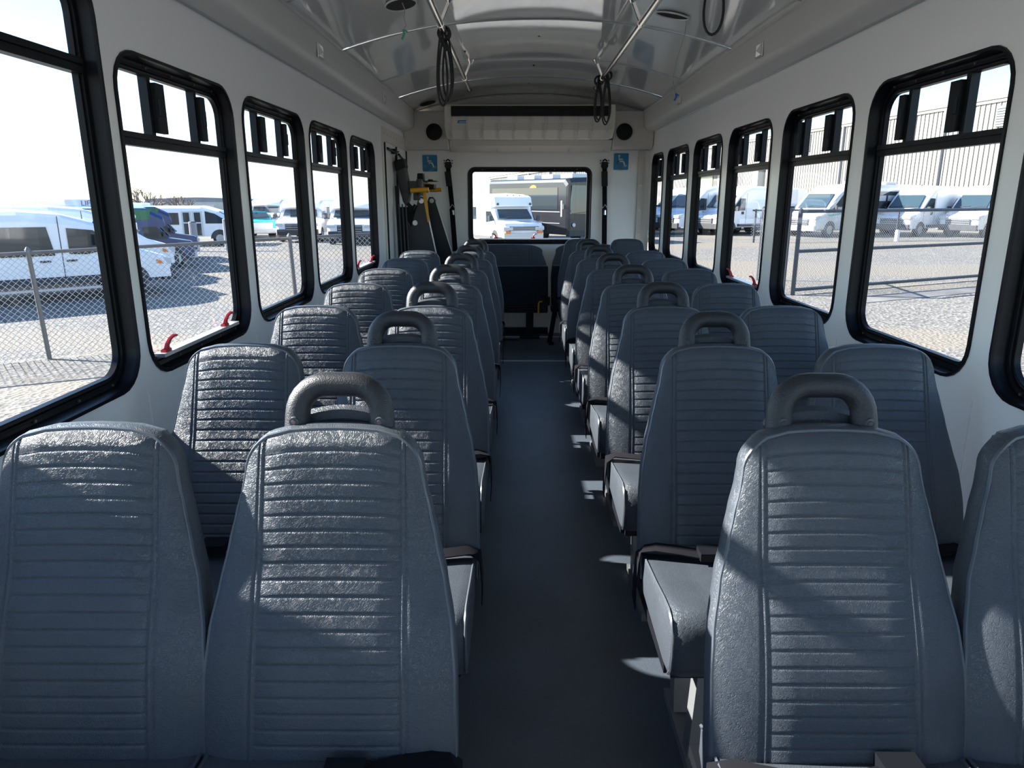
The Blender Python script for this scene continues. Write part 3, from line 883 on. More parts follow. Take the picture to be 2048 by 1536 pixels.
# lift doors in the left wall
t = tag(empty('door_1'), 'white wheelchair lift door with aluminium surround and black seal', 'door', kind='structure')
X = XL
b = B(); y0, y1, z0, z1 = 6.02, 7.30, .03, CAMZ + .56
b.box(X, X + .012, y0, y0 + .05, z0, z1 - .111); b.box(X, X + .012, y1 - .05, y1, z0, z1 - .111); b.box(X, X + .0125, y0, y1, z1 - .11, z1); b.mk('door_surround', 'tan', t)
b = B()
for k in range(8): b.tube([(X + .011, y0 + .07 + k * .16, z1 - .05), (X + .016, y0 + .07 + k * .16, z1 - .05)], .009, 8)
mks(b, 'rivet', 'alu', t)
for a, c in ((y0 + .07, 6.655), (6.665, y1 - .06)):
    d = B().box(X + .001, X + .010, a, c, z0, z1 - .12).mk('door_leaf', 'wall', t)
    B().box(X + .010, X + .014, a + .08, c - .06, CAMZ - .10, CAMZ + .36).mk('door_pane', 'wall', d)
b = B(); b.box(X + .001, X + .022, y0 + .052, y0 + .072, z0, z1 - .12); b.box(X + .001, X + .022, 6.645, 6.675, z0, z1 - .12); b.box(X + .001, X + .022, y1 - .06, y1 - .045, z0, z1 - .12); b.mk('door_seal', 'black', t)
b = B(); b.tube([(X + .02, 6.2, z1 - .16), (X + .04, 6.45, z1 - .18)], .010, 8); b.tube([(X + .04, 6.45, z1 - .18), (X + .03, 6.68, z1 - .16)], .008, 8); b.tube([(X + .03, 6.70, z1 - .18), (X + .05, 6.95, z1 - .24)], .010, 8)
b.box(X + .01, X + .05, 6.42, 6.50, z1 - .19, z1 - .15); b.tube([(X + .04, 6.47, z1 - .2), (X + .04, 6.47, CAMZ + .25)], .008, 6); b.mk('door_closer', 'black', t)

# wheelchair lift (folded)
L = empty('wheelchair_lift', (-.9, 6.6, 0), 0, 'folded black wheelchair lift with yellow grips at the rear left door', 'wheelchair lift')
def lp(p): return (p[0] + .9, p[1] - 6.6, p[2])
Z = CAMZ
def plate(y, poly, nm='arm_plate', th=.03):
    b = B(); b.prism([(x + .9, z) for x, z in poly], 1, y - 6.6, y - 6.6 + th); return b.mk(nm, 'liftplate', L, bevel=.006)
p1 = plate(6.50, [(-.875, Z + .01), (-.845, Z + .01), (-.825, Z - .01), (-.815, Z - .03), (-.69, Z - .70), (-.69, .02), (-1.0, .02), (-.985, Z - .20), (-.955, Z - .25), (-.885, Z - .02)])
b = B()
for x, z in ((-.852, Z - .025), (-.915, Z - .215)):
    b.tube([lp((x, 6.50, z)), lp((x, 6.488, z))], [.024, .022], 16)
mks(b, 'pivot_bolt', 'bolt', p1, smooth=True)
b = B(); b.bar(lp((-.822, 6.495, Z - .03)), lp((-.69, 6.495, Z - .70)), .010, .01); b.mk('edge_strip', 'bolt', p1)
p2 = plate(6.92, [(-.835, Z + .01), (-.80, Z + .01), (-.775, Z - .02), (-.60, Z - .60), (-.60, .02), (-.90, .02), (-.88, Z - .1)])
b = B(); b.tube([lp((-.81, 6.92, Z - .025)), lp((-.81, 6.908, Z - .025))], [.022, .02], 16); mks(b, 'pivot_bolt', 'bolt', p2, smooth=True)
b = B(); b.bar(lp((-.772, 6.915, Z - .03)), lp((-.60, 6.915, Z - .60)), .008, .008); b.mk('edge_strip', 'bolt', p2)
b = B(); b.box(*[v for v in (-.96 + .9, -.84 + .9)], -.14, .34, Z + .045, Z + .145); b.tube([lp((-.86, 6.47, Z + .16)), lp((-.86, 6.47, Z + .02))], .028, 12); b.box(-.02, .04, -.13, -.07, Z - .02, Z + .06); b.mk('hinge_block', 'liftgrey', L, bevel=.008)
b = B(); b.prism([(x + .9, z) for x, z in ((-1.06, Z + .27), (-.99, Z + .30), (-.945, Z + .05), (-.96, Z - .02), (-.985, Z - .07), (-1.01, Z - .03), (-1.04, Z + .10))], 1, -.16, .0)
pd = b.mk('padded_roll_stop', 'liftgrey', L, bevel=.015)
b = B(); b.prism([(x + .9, z) for x, z in ((-1.075, Z + .31), (-.99, Z + .335), (-.975, Z + .26), (-1.06, Z + .225))], 1, -.17, .01); b.mk('pad_cap', 'black', pd, bevel=.008)
b = B(); b.prism([(x + .9, z) for x, z in ((-.92, Z + .22), (-.87, Z + .22), (-.86, Z + .12), (-.93, Z + .12))], 1, .18, .30); b.mk('pad_cap', 'black', L, bevel=.006)
b = B(); b.tube([lp((-.935, 6.42, Z + .062)), lp((-.775, 6.42, Z + .072))], .021, 12); g = b.mk('yellow_grip', 'yellow', L, smooth=True)
b = B(); b.tube([lp((-.81, 6.78, Z + .07)), lp((-.70, 6.78, Z + .074))], .018, 12); b.mk('yellow_grip', 'yellow', L, smooth=True)
b = B(); b.prism([(x + .9, z) for x, z in ((-.84, Z + .05), (-.805, Z + .05), (-.785, Z - .20), (-.80, Z - .21))], 1, -.12, -.11); b.mk('yellow_lever', 'yellow', L)
b = B(); b.box(.02, .14, .08, .28, Z + .075, Z + .12); b.box(.04, .16, .10, .26, Z + .145, Z + .152); b.tube([(.10, .18, Z + .15), (.10, .18, Z + .165)], [.03, .02], 12); b.mk('control_box', 'black', L)
b = B(); b.box(.0, .12, .02, .3, Z + .121, Z + .128); b.mk('yellow_lid', 'yellow', L)
b = B()
for x, y in ((-1.03, 6.35), (-1.00, 6.35), (-.975, 6.38)):
    b.tube([lp((x, y, Z - .05)), lp((x + .03, y, .02))], .006, 8)
mks(b, 'side_rod', 'liftgrey', L, smooth=True)
b = B(); b.box(-.17, -.02, .0, .5, .02, Z - .08); b.bar(lp((-1.05, 6.40, Z + .1)), lp((-1.03, 6.40, .02)), .03); b.mk('folded_platform', 'black', L)
b = B(); b.tube([(-.07, -.13, Z - .05), (-.03, -.14, Z - .09), (-.05, -.13, Z - .12), (0, -.12, Z - .06)], .018, 8); b.mk('hydraulic_hose', 'cable', L, smooth=True)

# ------------------------------------------------------------------ ceiling rails, loops, fixtures
def rail(x, yend, label):
    t = empty('ceiling_rail', (x, 0, 2.20), 0, label, 'grab rail', 'chrome grab rails under the ceiling')
    b = B(); b.tube([(0, YF + .1, 0), (0, yend, 0)], .016, 14); b.mk('rail_tube', 'chrome', t, smooth=True)
    b = B(); b.tube([(0, yend, 0), (0, yend + .008, -.003)], [.019, .018], 14); b.mk('end_cap', 'black', t, smooth=True)
    s = 1 if x < 0 else -1
    for y in (1.6, 3.80, 5.42):
        b = B(); zt = zc(x + s * .05) - 2.20; b.bar((0, y, 0.005), (s * .045, y, zt - .015), .018, .014); b.tube([(s * .045, y, zt - .03), (s * .045, y, zt - .002)], [.010, .028], 12); b.tube([(0, y - .012, 0), (0, y + .012, 0)], .019, 14)
        b.mk('rail_bracket', 'chrome', t, smooth=True)
rail(-.378, 5.95, 'polished grab rail left of centre under the ceiling')
rail(.600, 5.86, 'polished grab rail right of centre under the ceiling')
def cable_loops(x, y, drop, n, wd, label, z0=2.215, r=.0055, yspread=.03):
    t = empty('hanging_cable', (x, y, z0), 0, label, 'cable', 'black cable loops on the ceiling rails')
    b = B()
    for k in range(n):
        o = (k - (n - 1) / 2); ww = wd * (1 - .18 * abs(o)); dd = drop * (1 - .06 * k)
        P = []
        for j in range(28):
            a = 2 * math.pi * j / 28
            s = math.sin(a / 2)
            P.append((ww * math.sin(a) * s ** 1.2 + .012 * o, yspread * o + .01 * math.sin(2 * a), -dd * (1 - math.cos(a)) / 2))
        b.tube(P, r, 6, closed=True)
    mks(b, 'cable_loop', 'cable', t, smooth=True)
    b = B()
    for k in (-1, 1):
        b.tube([(.03 * math.cos(a), .012 * k, .0 - .018 + .03 * math.sin(a)) for a in [2 * math.pi * j / 16 for j in range(16)]], r * 1.2, 6, closed=True)
    b.tube([(-.015, -.005, -.05), (.0, 0, -.075), (.012, .004, -.10)], .011, 6)
    b.mk('cable_knot', 'cable', t, smooth=True)
cable_loops(-.378, 3.98, .37, 3, .045, 'bundled black cable loop hanging from the left ceiling rail')
cable_loops(.585, 5.50, .30, 2, .035, 'crossed black cable loops near the end of the right rail')
cable_loops(.618, 5.28, .34, 2, .035, 'second pair of black cable loops on the right rail, one nearer', r=.005)
cable_loops(.775, 3.10, .30, 1, .05, 'single black cable loop hanging from the right ceiling cutout', z0=2.31)
def cutout(x, y, rx, ry, label, wires, ringm='ceil'):
    z = zc(x)
    t = empty('ceiling_cutout', (x, y, z), 0, label, 'ceiling opening', 'oval openings in the ceiling')
    sl = (zc(x + .02) - zc(x - .02)) / .04
    b = B(); P = [(rx * math.cos(a), ry * math.sin(a)) for a in [2 * math.pi * k / 28 for k in range(28)]]
    b.add([(p[0], p[1], p[0] * sl - .006) for p in P], [tuple(range(28))]); b.mk('opening_shade', 'holeshade', t)  # flat dark disc: the shade inside the opening is put into its colour
    b = B(); b.tube([(p[0], p[1], p[0] * sl - .006) for p in P], .005, 5, closed=True); b.mk('cut_edge', ringm, t)
    return t
cutout(-.565, 3.78, .075, .10, 'empty oval ceiling opening on the left with dangling thin wire', True)
cutout(.79, 4.0, .085, .05, 'narrow oval ceiling opening on the right by the cable loop', True)
cutout(-.83, 7.0, .07, .07, 'oval ceiling opening in the rear left corner', False, 'black')
def wire(pts, label, tip, m='wire'):
    t = empty('dangling_wire', pts[0], 0, label, 'wire')
    o = Vector(pts[0]); Q = [Vector(p) - o for p in pts]
    b = B(); b.tube(Q, .0025, 5); b.mk('thin_wire', m, t, smooth=True)
    e = Q[-1]; b = B(); b.tube([e, e + Vector((.004, 0, -.02)), e + Vector((-.008, 0, -.045))], .006, 6); b.tube([e, e + Vector((.02, .01, -.01))], .004, 5); b.mk('connector', tip, t)
wire([(-.565, 3.75, 2.31), (-.545, 3.76, 2.26), (-.55, 3.76, 2.22), (-.54, 3.76, 2.19), (-.555, 3.76, 2.17)], 'thin wire with green tip dangling from left ceiling opening', 'greenwire')
wire([(.86, 3.98, 2.28), (.905, 4.2, 2.24), (.95, 4.6, 2.18), (1.0, 4.95, 2.12), (1.05, 5.1, 2.085), (1.08, 5.2, 2.07)], 'thin wire with blue connector hanging over the right cove', 'bluewire')
for x, y, lab in ((-.984, 3.82, 'left cove, nearer'), (-.984, 5.57, 'left cove, farther'), (1.194, 3.81, 'right cove, nearer'), (1.194, 5.60, 'right cove, farther')):
    s = 1 if x < 0 else -1
    t = empty('courtesy_light', (x, y, 2.085), 0, 'small square clear light lens on the %s' % lab, 'light', 'square courtesy lights on the coves')
    b = B(); b.box(min(0, s * .008), max(0, s * .008), -.05, .05, -.035, .035); b.mk('light_bezel', 'alu', t, bevel=.003)
    b = B(); b.add([(s * .008, -.04, -.027), (s * .008, .04, -.027), (s * .008, .04, .027), (s * .008, -.04, .027), (s * .02, 0, -.005)], [(0, 1, 4), (1, 2, 4), (2, 3, 4), (3, 0, 4)]); b.mk('light_lens', 'lens', t)
# small rivets in the ceiling
b = B()
for x, y in ((.13, 4.75), (.12, 5.75), (.1, 6.6), (-.35, 5.1)): b.tube([(x, y, zc(x) - .001), (x, y, zc(x) - .008)], .008, 8)
mks(b, 'ceiling_rivet', 'black', ce)

# ------------------------------------------------------------------ outside
GZ = CAMZ - 2.23
def ground():
    b = B(); n = 24; V = []; F = []
    b.add([(-420, -200, GZ), (420, -200, GZ), (420, 620, GZ), (-420, 620, GZ)], [(0, 1, 2, 3)])
    o = b.mk('ground', 'ground'); tag(o, 'pale gravel and dirt yard around the bus', 'ground', kind='structure')
ground()
# yard tyre tracks / worn concrete strips
def inward(poly, k):
    cx = sum(p[0] for p in poly) / len(poly); cz = sum(p[1] for p in poly) / len(poly)
    return [(cx + (x - cx) * k, cz + (z - cz) * k) for x, z in poly]
def vehicle(name, label, cat, nose, head, W, prof, paint='paint', wins=(), glass='vglass', ws=None, wheels=(-.95, -4.4), wr=.34, group=None,
            mirrors=(-1.1, 1.35), trim=None, lamps=None, grille=None, lines=(), extra=None, hood=None, wsz=.80, bumper='trimblk', arch='trimblk', wsglass='vglassl'):
    """local x forward with the nose at 0, y across, z up"""
    t = empty(name, (nose[0], nose[1], GZ), math.atan2(head[1], head[0]), label, cat, group)
    n = len(prof); h = W / 2
    cx = sum(p[0] for p in prof) / n; cz = sum(p[1] for p in prof) / n
    zt = max(p[1] for p in prof)
    def st(y, ins):
        out = []
        for x, z in prof:
            dz = -ins if z > zt * .7 else 0
            dx = -ins if x > -1.2 else 0
            out.append((x + dx, y, z + dz))
        return out
    V = []; secs = [(-h, .22), (-h + .05, .09), (-h + .16, .02), (0, -.03), (h - .16, .02), (h - .05, .09), (h, .22)]
    for y, i in secs: V += st(y, i)
    F = []
    for r in range(len(secs) - 1):
        for i in range(n):
            F.append((r * n + i, r * n + (i + 1) % n, (r + 1) * n + (i + 1) % n, (r + 1) * n + i))
    F += [tuple(range(n)), tuple(range((len(secs) - 1) * n, len(secs) * n))]
    b = B(); b.add(V, F); body = b.mk('body', paint, t)
    bm = bmesh.new(); bm.from_mesh(body.data); bmesh.ops.triangulate(bm, faces=[f for f in bm.faces if len(f.verts) > 4]); bm.to_mesh(body.data); bm.free()
    for poly in wins:
        for s in (-1, 1):
            b = B(); b.prism(poly, 1, s * (h - .01), s * (h + .02)); b.mk('side_window', glass, t)
    if ws:
        (x0, z0), (x1, z1) = ws      # lower front, upper back
        d = Vector((x1 - x0, 0, z1 - z0)).normalized(); nn = Vector((-d.z, 0, d.x)); nn = nn if nn.x > 0 else -nn
        b = B(); P = []
        yw = h * wsz
        for x, z, y in ((x0, z0, -yw), (x0, z0, yw), (x1, z1, yw * .92), (x1, z1, -yw * .92)):
            P.append(Vector((x, y, z)) + nn * .075)
        Q = [p - nn * .06 for p in P]
        b.add(P + Q, [(0, 1, 2, 3), (4, 5, 6, 7), (0, 1, 5, 4), (1, 2, 6, 5), (2, 3, 7, 6), (3, 0, 4, 7)]); w_ = b.mk('windscreen', wsglass, t)
        b = B(); b.bar(P[0] + nn * .01, (P[0] + P[1]) / 2 + nn * .03 + d * .1, .02); b.bar((P[0] + P[1]) / 2 + nn * .02, P[1] + nn * .01 + d * .12, .02); b.mk('wiper', 'trimblk', w_)
    for wx in wheels:
        for s in (-1, 1):
            b = B(); b.tube([(wx, s * (h - .24), wr), (wx, s * (h - .02), wr), (wx, s * (h + .005), wr)], [wr, wr, wr * .93], 20); wh = b.mk('wheel', 'tyre', t, smooth=True)
            b = B(); b.tube([(wx, s * (h + .0), wr), (wx, s * (h + .012), wr)], [wr * .66, wr * .55], 14)
            for k in range(5):
                a = k * 2 * math.pi / 5; b.bar((wx, s * (h + .016), wr), (wx + wr * .56 * math.cos(a), s * (h + .018), wr + wr * .56 * math.sin(a)), .05, .02, up=(0, 1, 0))
            b.mk('rim', 'rim', wh)
            b = B(); P = [(wx + (wr + .09) * math.cos(a), max(.26, wr + (wr + .09) * math.sin(a))) for a in [math.pi * k / 12 for k in range(13)]]
            b.prism(P, 1, s * (h - .02), s * (h + .008)); b.mk('wheel_arch', arch, t)
    if bumper:
        zb = min(p[1] for p in prof)
        b = B(); b.box(-.25, .04, -h + .06, h - .06, zb - .08, zb + .22); b.mk('bumper', bumper, t, bevel=.03)
    if grille:
        x, z0, z1, yw, xx = grille
        b = B(); b.box(x - .02, x + .045, -yw, yw, z0, z1); g = b.mk('grille', xx, t, bevel=.02)
        b = B()
        for k in range(3): zz = z0 + (z1 - z0) * (k + .5) / 3; b.box(x + .04, x + .055, -yw * .95, yw * .95, zz - .012, zz + .012)
        mks(b, 'grille_bar', 'rim', g)
    if lamps:
        x, z, dy, sx = lamps
        for s in (-1, 1):
            b = B(); b.prism([(x - sx, z - .07), (x + .05, z - .09), (x + .05, z + .05), (x - sx, z + .13)], 1, s * (h - dy), s * (h - .03)); b.mk('headlamp', 'headlamp', t, bevel=.01)
    if mirrors:
        x, z = mirrors
        for s in (-1, 1):
            b = B(); b.box(x - .05, x + .05, min(s * (h + .10), s * (h + .26)), max(s * (h + .10), s * (h + .26)), z - .02, z + .22); b.bar((x, s * (h - .02), z), (x, s * (h + .14), z + .04), .04); b.mk('wing_mirror', 'trimblk', t, bevel=.008)
    if trim:
        x0, x1, z0, z1, m_ = trim
        for s in (-1, 1):
            b = B(); b.box(x0, x1, min(s * (h - .01), s * (h + .025)), max(s * (h - .01), s * (h + .025)), z0, z1); b.mk('side_trim', m_, t)
    for (x, z0, z1) in lines:
        for s in (-1, 1):
            b = B(); b.box(x - .008, x + .008, min(s * h, s * (h + .006)), max(s * h, s * (h + .006)), z0, z1); b.mk('door_gap', 'trimblk', t)
    if extra: extra(t, h)
    return t
def dup(src, nose, head, label):
    c = copy_tree(src); c.location = (nose[0], nose[1], GZ); c.rotation_euler = (0, 0, math.atan2(head[1], head[0])); c['label'] = label; return c

# --- high roof vans (right side yard)
HV = [(0, .42), (.0, .80), (-.12, 1.02), (-.72, 1.24), (-1.02, 1.46), (-1.62, 2.10), (-2.1, 2.46), (-2.6, 2.58), (-5.6, 2.55), (-5.75, 2.4), (-5.8, .42)]
def hv_extra(t, h):
    for s in (-1, 1):
        b = B(); b.box(-1.95, -1.78, min(s * h, s * (h + .03)), max(s * h, s * (h + .03)), 1.10, 1.24); b.mk('door_handle', 'trimblk', t)
    b = B(); b.tube([(-2.4, 0, 2.58), (-2.46, 0, 2.70)], [.03, .01], 6); b.mk('antenna', 'trimblk', t)
def atpx(x, Y):      # ground position in front of the bus for a yard depth Y
    return ((x - 1035) / 1420.0 * Y * 1.005, Y)
HVH = (-.85, -.53)
HVP = [atpx(1886, 42.6), atpx(1758, 43.6), atpx(1578, 43.0), atpx(1492, 46.5), atpx(1396, 45.0), atpx(1322, 46.0), atpx(1300, 52.0), atpx(1452, 52)]
hv = vehicle('high_roof_van', 'white high roof van at the right edge of the largest right window', 'van', HVP[0], HVH, 2.05, HV,
    wins=[[(-1.12, 1.42), (-1.22, 1.30), (-2.05, 1.30), (-2.05, 1.92), (-1.62, 1.94)]], ws=((-.98, 1.42), (-1.60, 2.06)), wheels=(-.98, -4.75), trim=(-5.4, -1.5, .46, .60, 'trimblk'),
    lamps=(-.05, 1.0, .42, .42), grille=(0, .62, .92, .62, 'trimblk'), mirrors=(-1.25, 1.30), lines=((-2.15, .6, 2.2), (-1.15, .6, 1.3)), group='white vans in the yard on the right', extra=hv_extra)
dup(hv, HVP[1], HVH, 'white high roof van beside the shuttle bus in the largest right window')
dup(hv, HVP[4], HVH, 'white high roof van with dark arches, seen through the window behind the latched one')
dup(hv, HVP[5], HVH, 'white van with door window, seen through the second rearmost right window')
dup(hv, HVP[6], HVH, 'white van seen through the rearmost right window')
dup(hv, HVP[7], HVH, 'white van far behind the pickup truck in the latched right window')
for o_ in [hv] + [o for o in COL.objects if o.name.startswith('high_roof_van.')]: o_.scale = (1.12, 1.12, 1.14)
# --- shuttle bus on the right
SH = [(0, .45), (0, .95), (-.15, 1.15), (-.85, 1.40), (-1.25, 1.75), (-1.95, 2.45), (-2.8, 2.95), (-4.2, 3.05), (-10.6, 3.05), (-10.7, 2.9), (-10.7, .45)]
def sh_extra(t, h):
    for x0, x1 in ((-5.9, -4.9), (-8.3, -7.2)):
        b = B(); b.box(x0, x1, -.7, .7, 3.03, 3.22); b.mk('roof_unit', 'silver', t, bevel=.04)
    for s in (-1, 1):
        b = B(); b.prism([(-1.0, 1.28), (-2.2, 1.38), (-4.2, 1.44), (-2.4, 1.30), (-1.3, 1.18)], 1, s * (h), s * (h + .02)); b.mk('teal_swoosh', 'teal', t)
        b = B(); b.box(-10.5, -3.4, min(s * h, s * (h + .028)), max(s * h, s * (h + .028)), 1.95, 2.0)
        for k in range(7): x = -3.9 - k * .95; b.box(x - .03, x + .03, min(s * h, s * (h + .028)), max(s * h, s * (h + .028)), 1.62, 2.55)
        b.mk('window_mullions', 'trimblk', t)
        for k in range(6):
            b = B(); x = -4.3 - k * .95; b.box(x - .38, x + .38, min(s * (h + .015), s * (h + .026)), max(s * (h + .015), s * (h + .026)), 2.05, 2.38); b.mk('sliding_pane', 'silver', t)
vehicle('shuttle_bus', 'long silver shuttle bus with black window band behind the gate', 'bus', HVP[2], HVH, 2.35, SH, paint='silver',
    wins=[[(-1.5, 1.60), (-3.3, 1.60), (-3.3, 2.50), (-2.9, 2.62), (-2.4, 2.5)], [(-3.4, 1.60), (-10.5, 1.60), (-10.5, 2.62), (-3.4, 2.62)]], ws=((-1.15, 1.62), (-1.95, 2.42)), wheels=(-1.35, -8.2), wr=.42,
    lamps=(-.08, 1.12, .5, .3), grille=(0, .70, 1.05, .7, 'trimblk'), mirrors=(-1.5, 1.6), extra=sh_extra, bumper='paint')
# --- pickup / service truck
PU = [(0, .45), (0, 1.12), (-.15, 1.22), (-1.2, 1.28), (-1.85, 1.85), (-3.4, 1.88), (-3.75, 1.30), (-5.6, 1.28), (-5.7, .45)]
vehicle('pickup_truck', 'white pickup truck with broad chrome grille behind the red latches', 'truck', HVP[3], HVH, 2.0, PU,
    wins=[[(-1.6, 1.30), (-1.98, 1.72), (-3.3, 1.74), (-3.5, 1.30)]], ws=((-1.25, 1.30), (-1.85, 1.80)), wheels=(-.95, -4.5), wr=.42, grille=(0, .70, 1.05, .75, 'trimblk'), lamps=(0, 1.0, .35, .1), bumper='rim', mirrors=(-1.6, 1.3))
# --- left yard: low roof passenger vans
LV = [(0, .42), (-.02, .74), (-.14, .92), (-.70, 1.10), (-.95, 1.26), (-1.60, 1.72), (-2.2, 1.90), (-3.0, 1.97), (-6.1, 1.94), (-6.2, 1.8), (-6.2, .42)]
def lv_extra(t, h):
    for s in (-1, 1):
        for x in (-2.12, -2.62):
            b = B(); b.box(x - .10, x + .10, min(s * h, s * (h + .03)), max(s * h, s * (h + .03)), 0.88, .92); b.mk('door_handle', 'trimblk', t)
        b = B(); b.prism([(-.40, .74), (-.24, .72), (-.30, .80), (-.40, .84)], 1, s * (h - .05), s * (h + .012)); b.mk('indicator', 'amber', t)
        b = B(); b.box(-6.0, -1.45, min(s * h, s * (h + .05)), max(s * h, s * (h + .05)), .27, .32); b.mk('running_board', 'rim', t)
lv = vehicle('passenger_van', 'white passenger van nearest the fence, tinted side windows and black trim band', 'van', (-8.9, 17.9), (.74, .67), 2.0, LV,
    wins=[[(-1.36, 1.12), (-1.24, 1.20), (-1.64, 1.54), (-2.15, 1.60), (-2.15, 1.04), (-1.80, 1.02)], [(-2.42, 1.02), (-2.52, 1.63), (-5.4, 1.65), (-5.4, 1.02)]],
    ws=((-.92, 1.24), (-1.58, 1.68)), wheels=(-1.0, -4.8), wr=.34, trim=(-6.0, -1.5, .42, .56, 'trimblk'), lamps=(-.10, .80, .45, .55), grille=(-.0, .52, .76, .6, 'trimblk'), mirrors=(-1.6, 1.22),
    lines=((-2.29, .5, 1.85),), group='white passenger vans behind the left fence', extra=lv_extra)
dup(lv, (-10.4, 21.3), (.74, .67), 'white van parked directly behind the nearest passenger van').scale = (1, 1, 1.03)
# --- blue cutaway buses "786"
CB = [(0, .45), (0, .95), (-.15, 1.08), (-1.15, 1.22), (-1.75, 1.80), (-1.35, 1.92), (-1.45, 2.15), (-2.1, 2.42), (-7.0, 2.42), (-7.1, .45)]
def font_mesh(txt, size, m, parent, loc, rot, depth=.004):
    cu = bpy.data.curves.new('lettering', 'FONT'); cu.body = txt; cu.size = size; cu.extrude = depth; cu.align_x = 'CENTER'
    o = bpy.data.objects.new('lettering', cu); COL.objects.link(o)
    me = bpy.data.meshes.new_from_object(o); bpy.data.objects.remove(o)
    me.materials.clear(); me.materials.append(M[m])
    o = put('lettering', me, parent, loc); o.rotation_euler = rot; return o
def cb_extra(t, h):
    s = -1
    b = B(); b.prism([(-1.95, 2.34), (-3.6, 2.36), (-4.3, 1.95), (-2.1, 1.95)], 1, s * h, s * (h + .012)); b.mk('green_panel', 'green', t)
    b = B(); b.prism([(-3.9, 2.36), (-4.9, 2.36), (-4.9, 1.95), (-4.4, 1.95)], 1, s * h, s * (h + .012)); b.mk('yellow_panel', 'gold', t)
    b = B(); b.prism([(-3.62, 2.37), (-3.86, 2.37), (-4.6, 1.9), (-4.35, 1.9)], 1, s * h, s * (h + .016)); b.mk('white_stripe', 'white', t)
    for x in (-2.95, -3.65):
        b = B(); b.box(x - .31, x + .31, s * (h + .03), s * (h + .0), .55, 1.85); d = b.mk('door_leaf', 'paint', t)
        b = B(); b.box(x - .22, x + .22, s * (h + .045), s * (h + .02), .62, 1.78); mks(b, 'door_glass', 'vglassl', d)
cb = vehicle('cutaway_bus', 'blue cutaway bus with green and yellow panels numbered 786', 'bus', (-11.2, 24.6), (.80, .60), 2.2, CB, paint='bluepaint',
    wins=[[(-1.3, 1.2), (-1.8, 1.68), (-2.4, 1.68), (-2.4, 1.18)], [(-4.2, 1.25), (-4.2, 1.85), (-6.9, 1.85), (-6.9, 1.25)]], ws=((-1.15, 1.25), (-1.68, 1.78)), wheels=(-1.0, -5.4), wr=.38, lamps=(0, .9, .45, .1), grille=(0, .62, .92, .5, 'rim'), bumper='rim', group='blue cutaway buses behind the left fence', extra=cb_extra, mirrors=(-1.5, 1.3))
cb.scale = (.64, .82, .80)
cb2 = dup(cb, (-12.5, 27.8), (.80, .60), 'second blue cutaway bus behind the one numbered 786')
font_mesh('786', .42, 'white', cb, (-2.95, -1.13, 2.0), (math.pi / 2, 0, 0))
# --- white coach, side on
WC = [(0, .45), (0, .90), (-.25, 1.15), (-1.15, 1.62), (-1.9, 1.84), (-9.3, 1.86), (-9.4, 1.7), (-9.4, .40)]
def wc_extra(t, h):
    b = B(); b.box(-9.0, -4.6, -.6, .6, 1.85, 2.0); b.mk('roof_unit', 'paint', t, bevel=.04)
    s = -1
    for x in (-2.05, -2.55):
        b = B(); b.box(x - .22, x + .22, s * (h + .03), s * h, .45, 1.62); d = b.mk('door_leaf', 'silver', t)
        b = B(); b.box(x - .14, x + .14, s * (h + .045), s * (h + .02), .50, 1.05); b.box(x - .14, x + .14, s * (h + .045), s * (h + .02), 1.12, 1.56); mks(b, 'door_glass', 'vglass', d)
vehicle('mid_coach', 'white coach seen side on with one long dark window band', 'bus', (-13.4, 36.0), (.98, .16), 2.1, WC,
    wins=[[(-2.9, 1.0), (-9.2, 1.0), (-9.2, 1.55), (-2.9, 1.55)], [(-.55, 1.05), (-1.7, 1.05), (-1.7, 1.62), (-1.25, 1.50)]], ws=((-.35, 1.12), (-1.12, 1.55)), wheels=(-1.1, -7.2), wr=.34, extra=wc_extra, mirrors=(-.6, 1.2), bumper='paint')
# --- teal truck and white buses seen in the middle left windows
TT = [(0, .40), (0, .98), (-.9, 1.08), (-1.3, 1.40), (-1.7, 1.42), (-1.75, 1.5), (-5.4, 1.5), (-5.4, .4)]
vehicle('teal_truck', 'teal truck with silver hood beyond the third left window', 'truck', (-14.2, 40.0), (.6, -.8), 2.1, TT, paint='teal', wins=[[(-1.1, 1.0), (-1.4, 1.32), (-2.0, 1.32), (-2.0, 1.0)]], ws=((-.85, 1.12), (-1.25, 1.38)), grille=(0, .5, .92, .7, 'rim'), bumper='rim', hood='silver', wheels=(-.9, -4.3), mirrors=(-1.2, 1.1))
BX = [(0, .45), (0, 1.0), (-.15, 1.10), (-1.0, 1.25), (-1.45, 1.62), (-1.15, 1.75), (-1.35, 2.0), (-2.0, 2.15), (-7.2, 2.15), (-7.2, .45)]
bx = vehicle('white_minibus', 'white minibus with cab mirrors beyond the third left window', 'bus', (-11.3, 37.2), (.1, -1), 2.2, BX, wins=[[(-1.15, 1.2), (-1.5, 1.56), (-2.1, 1.56), (-2.1, 1.15)], [(-2.9, 1.2), (-2.9, 1.75), (-7.0, 1.75), (-7.0, 1.2)]], ws=((-1.0, 1.28), (-1.4, 1.58)), grille=(0, .6, .95, .6, 'trimblk'), lamps=(0, .92, .4, .1), wheels=(-.95, -5.4), mirrors=(-1.1, 1.25), group='white minibuses across the left yard')
dup(bx, (-8.1, 35.0), (.1, -1), 'white minibus beyond the fourth left window')
dup(bx, (-17.2, 49), (.1, -1), 'white minibus half hidden behind the teal truck')
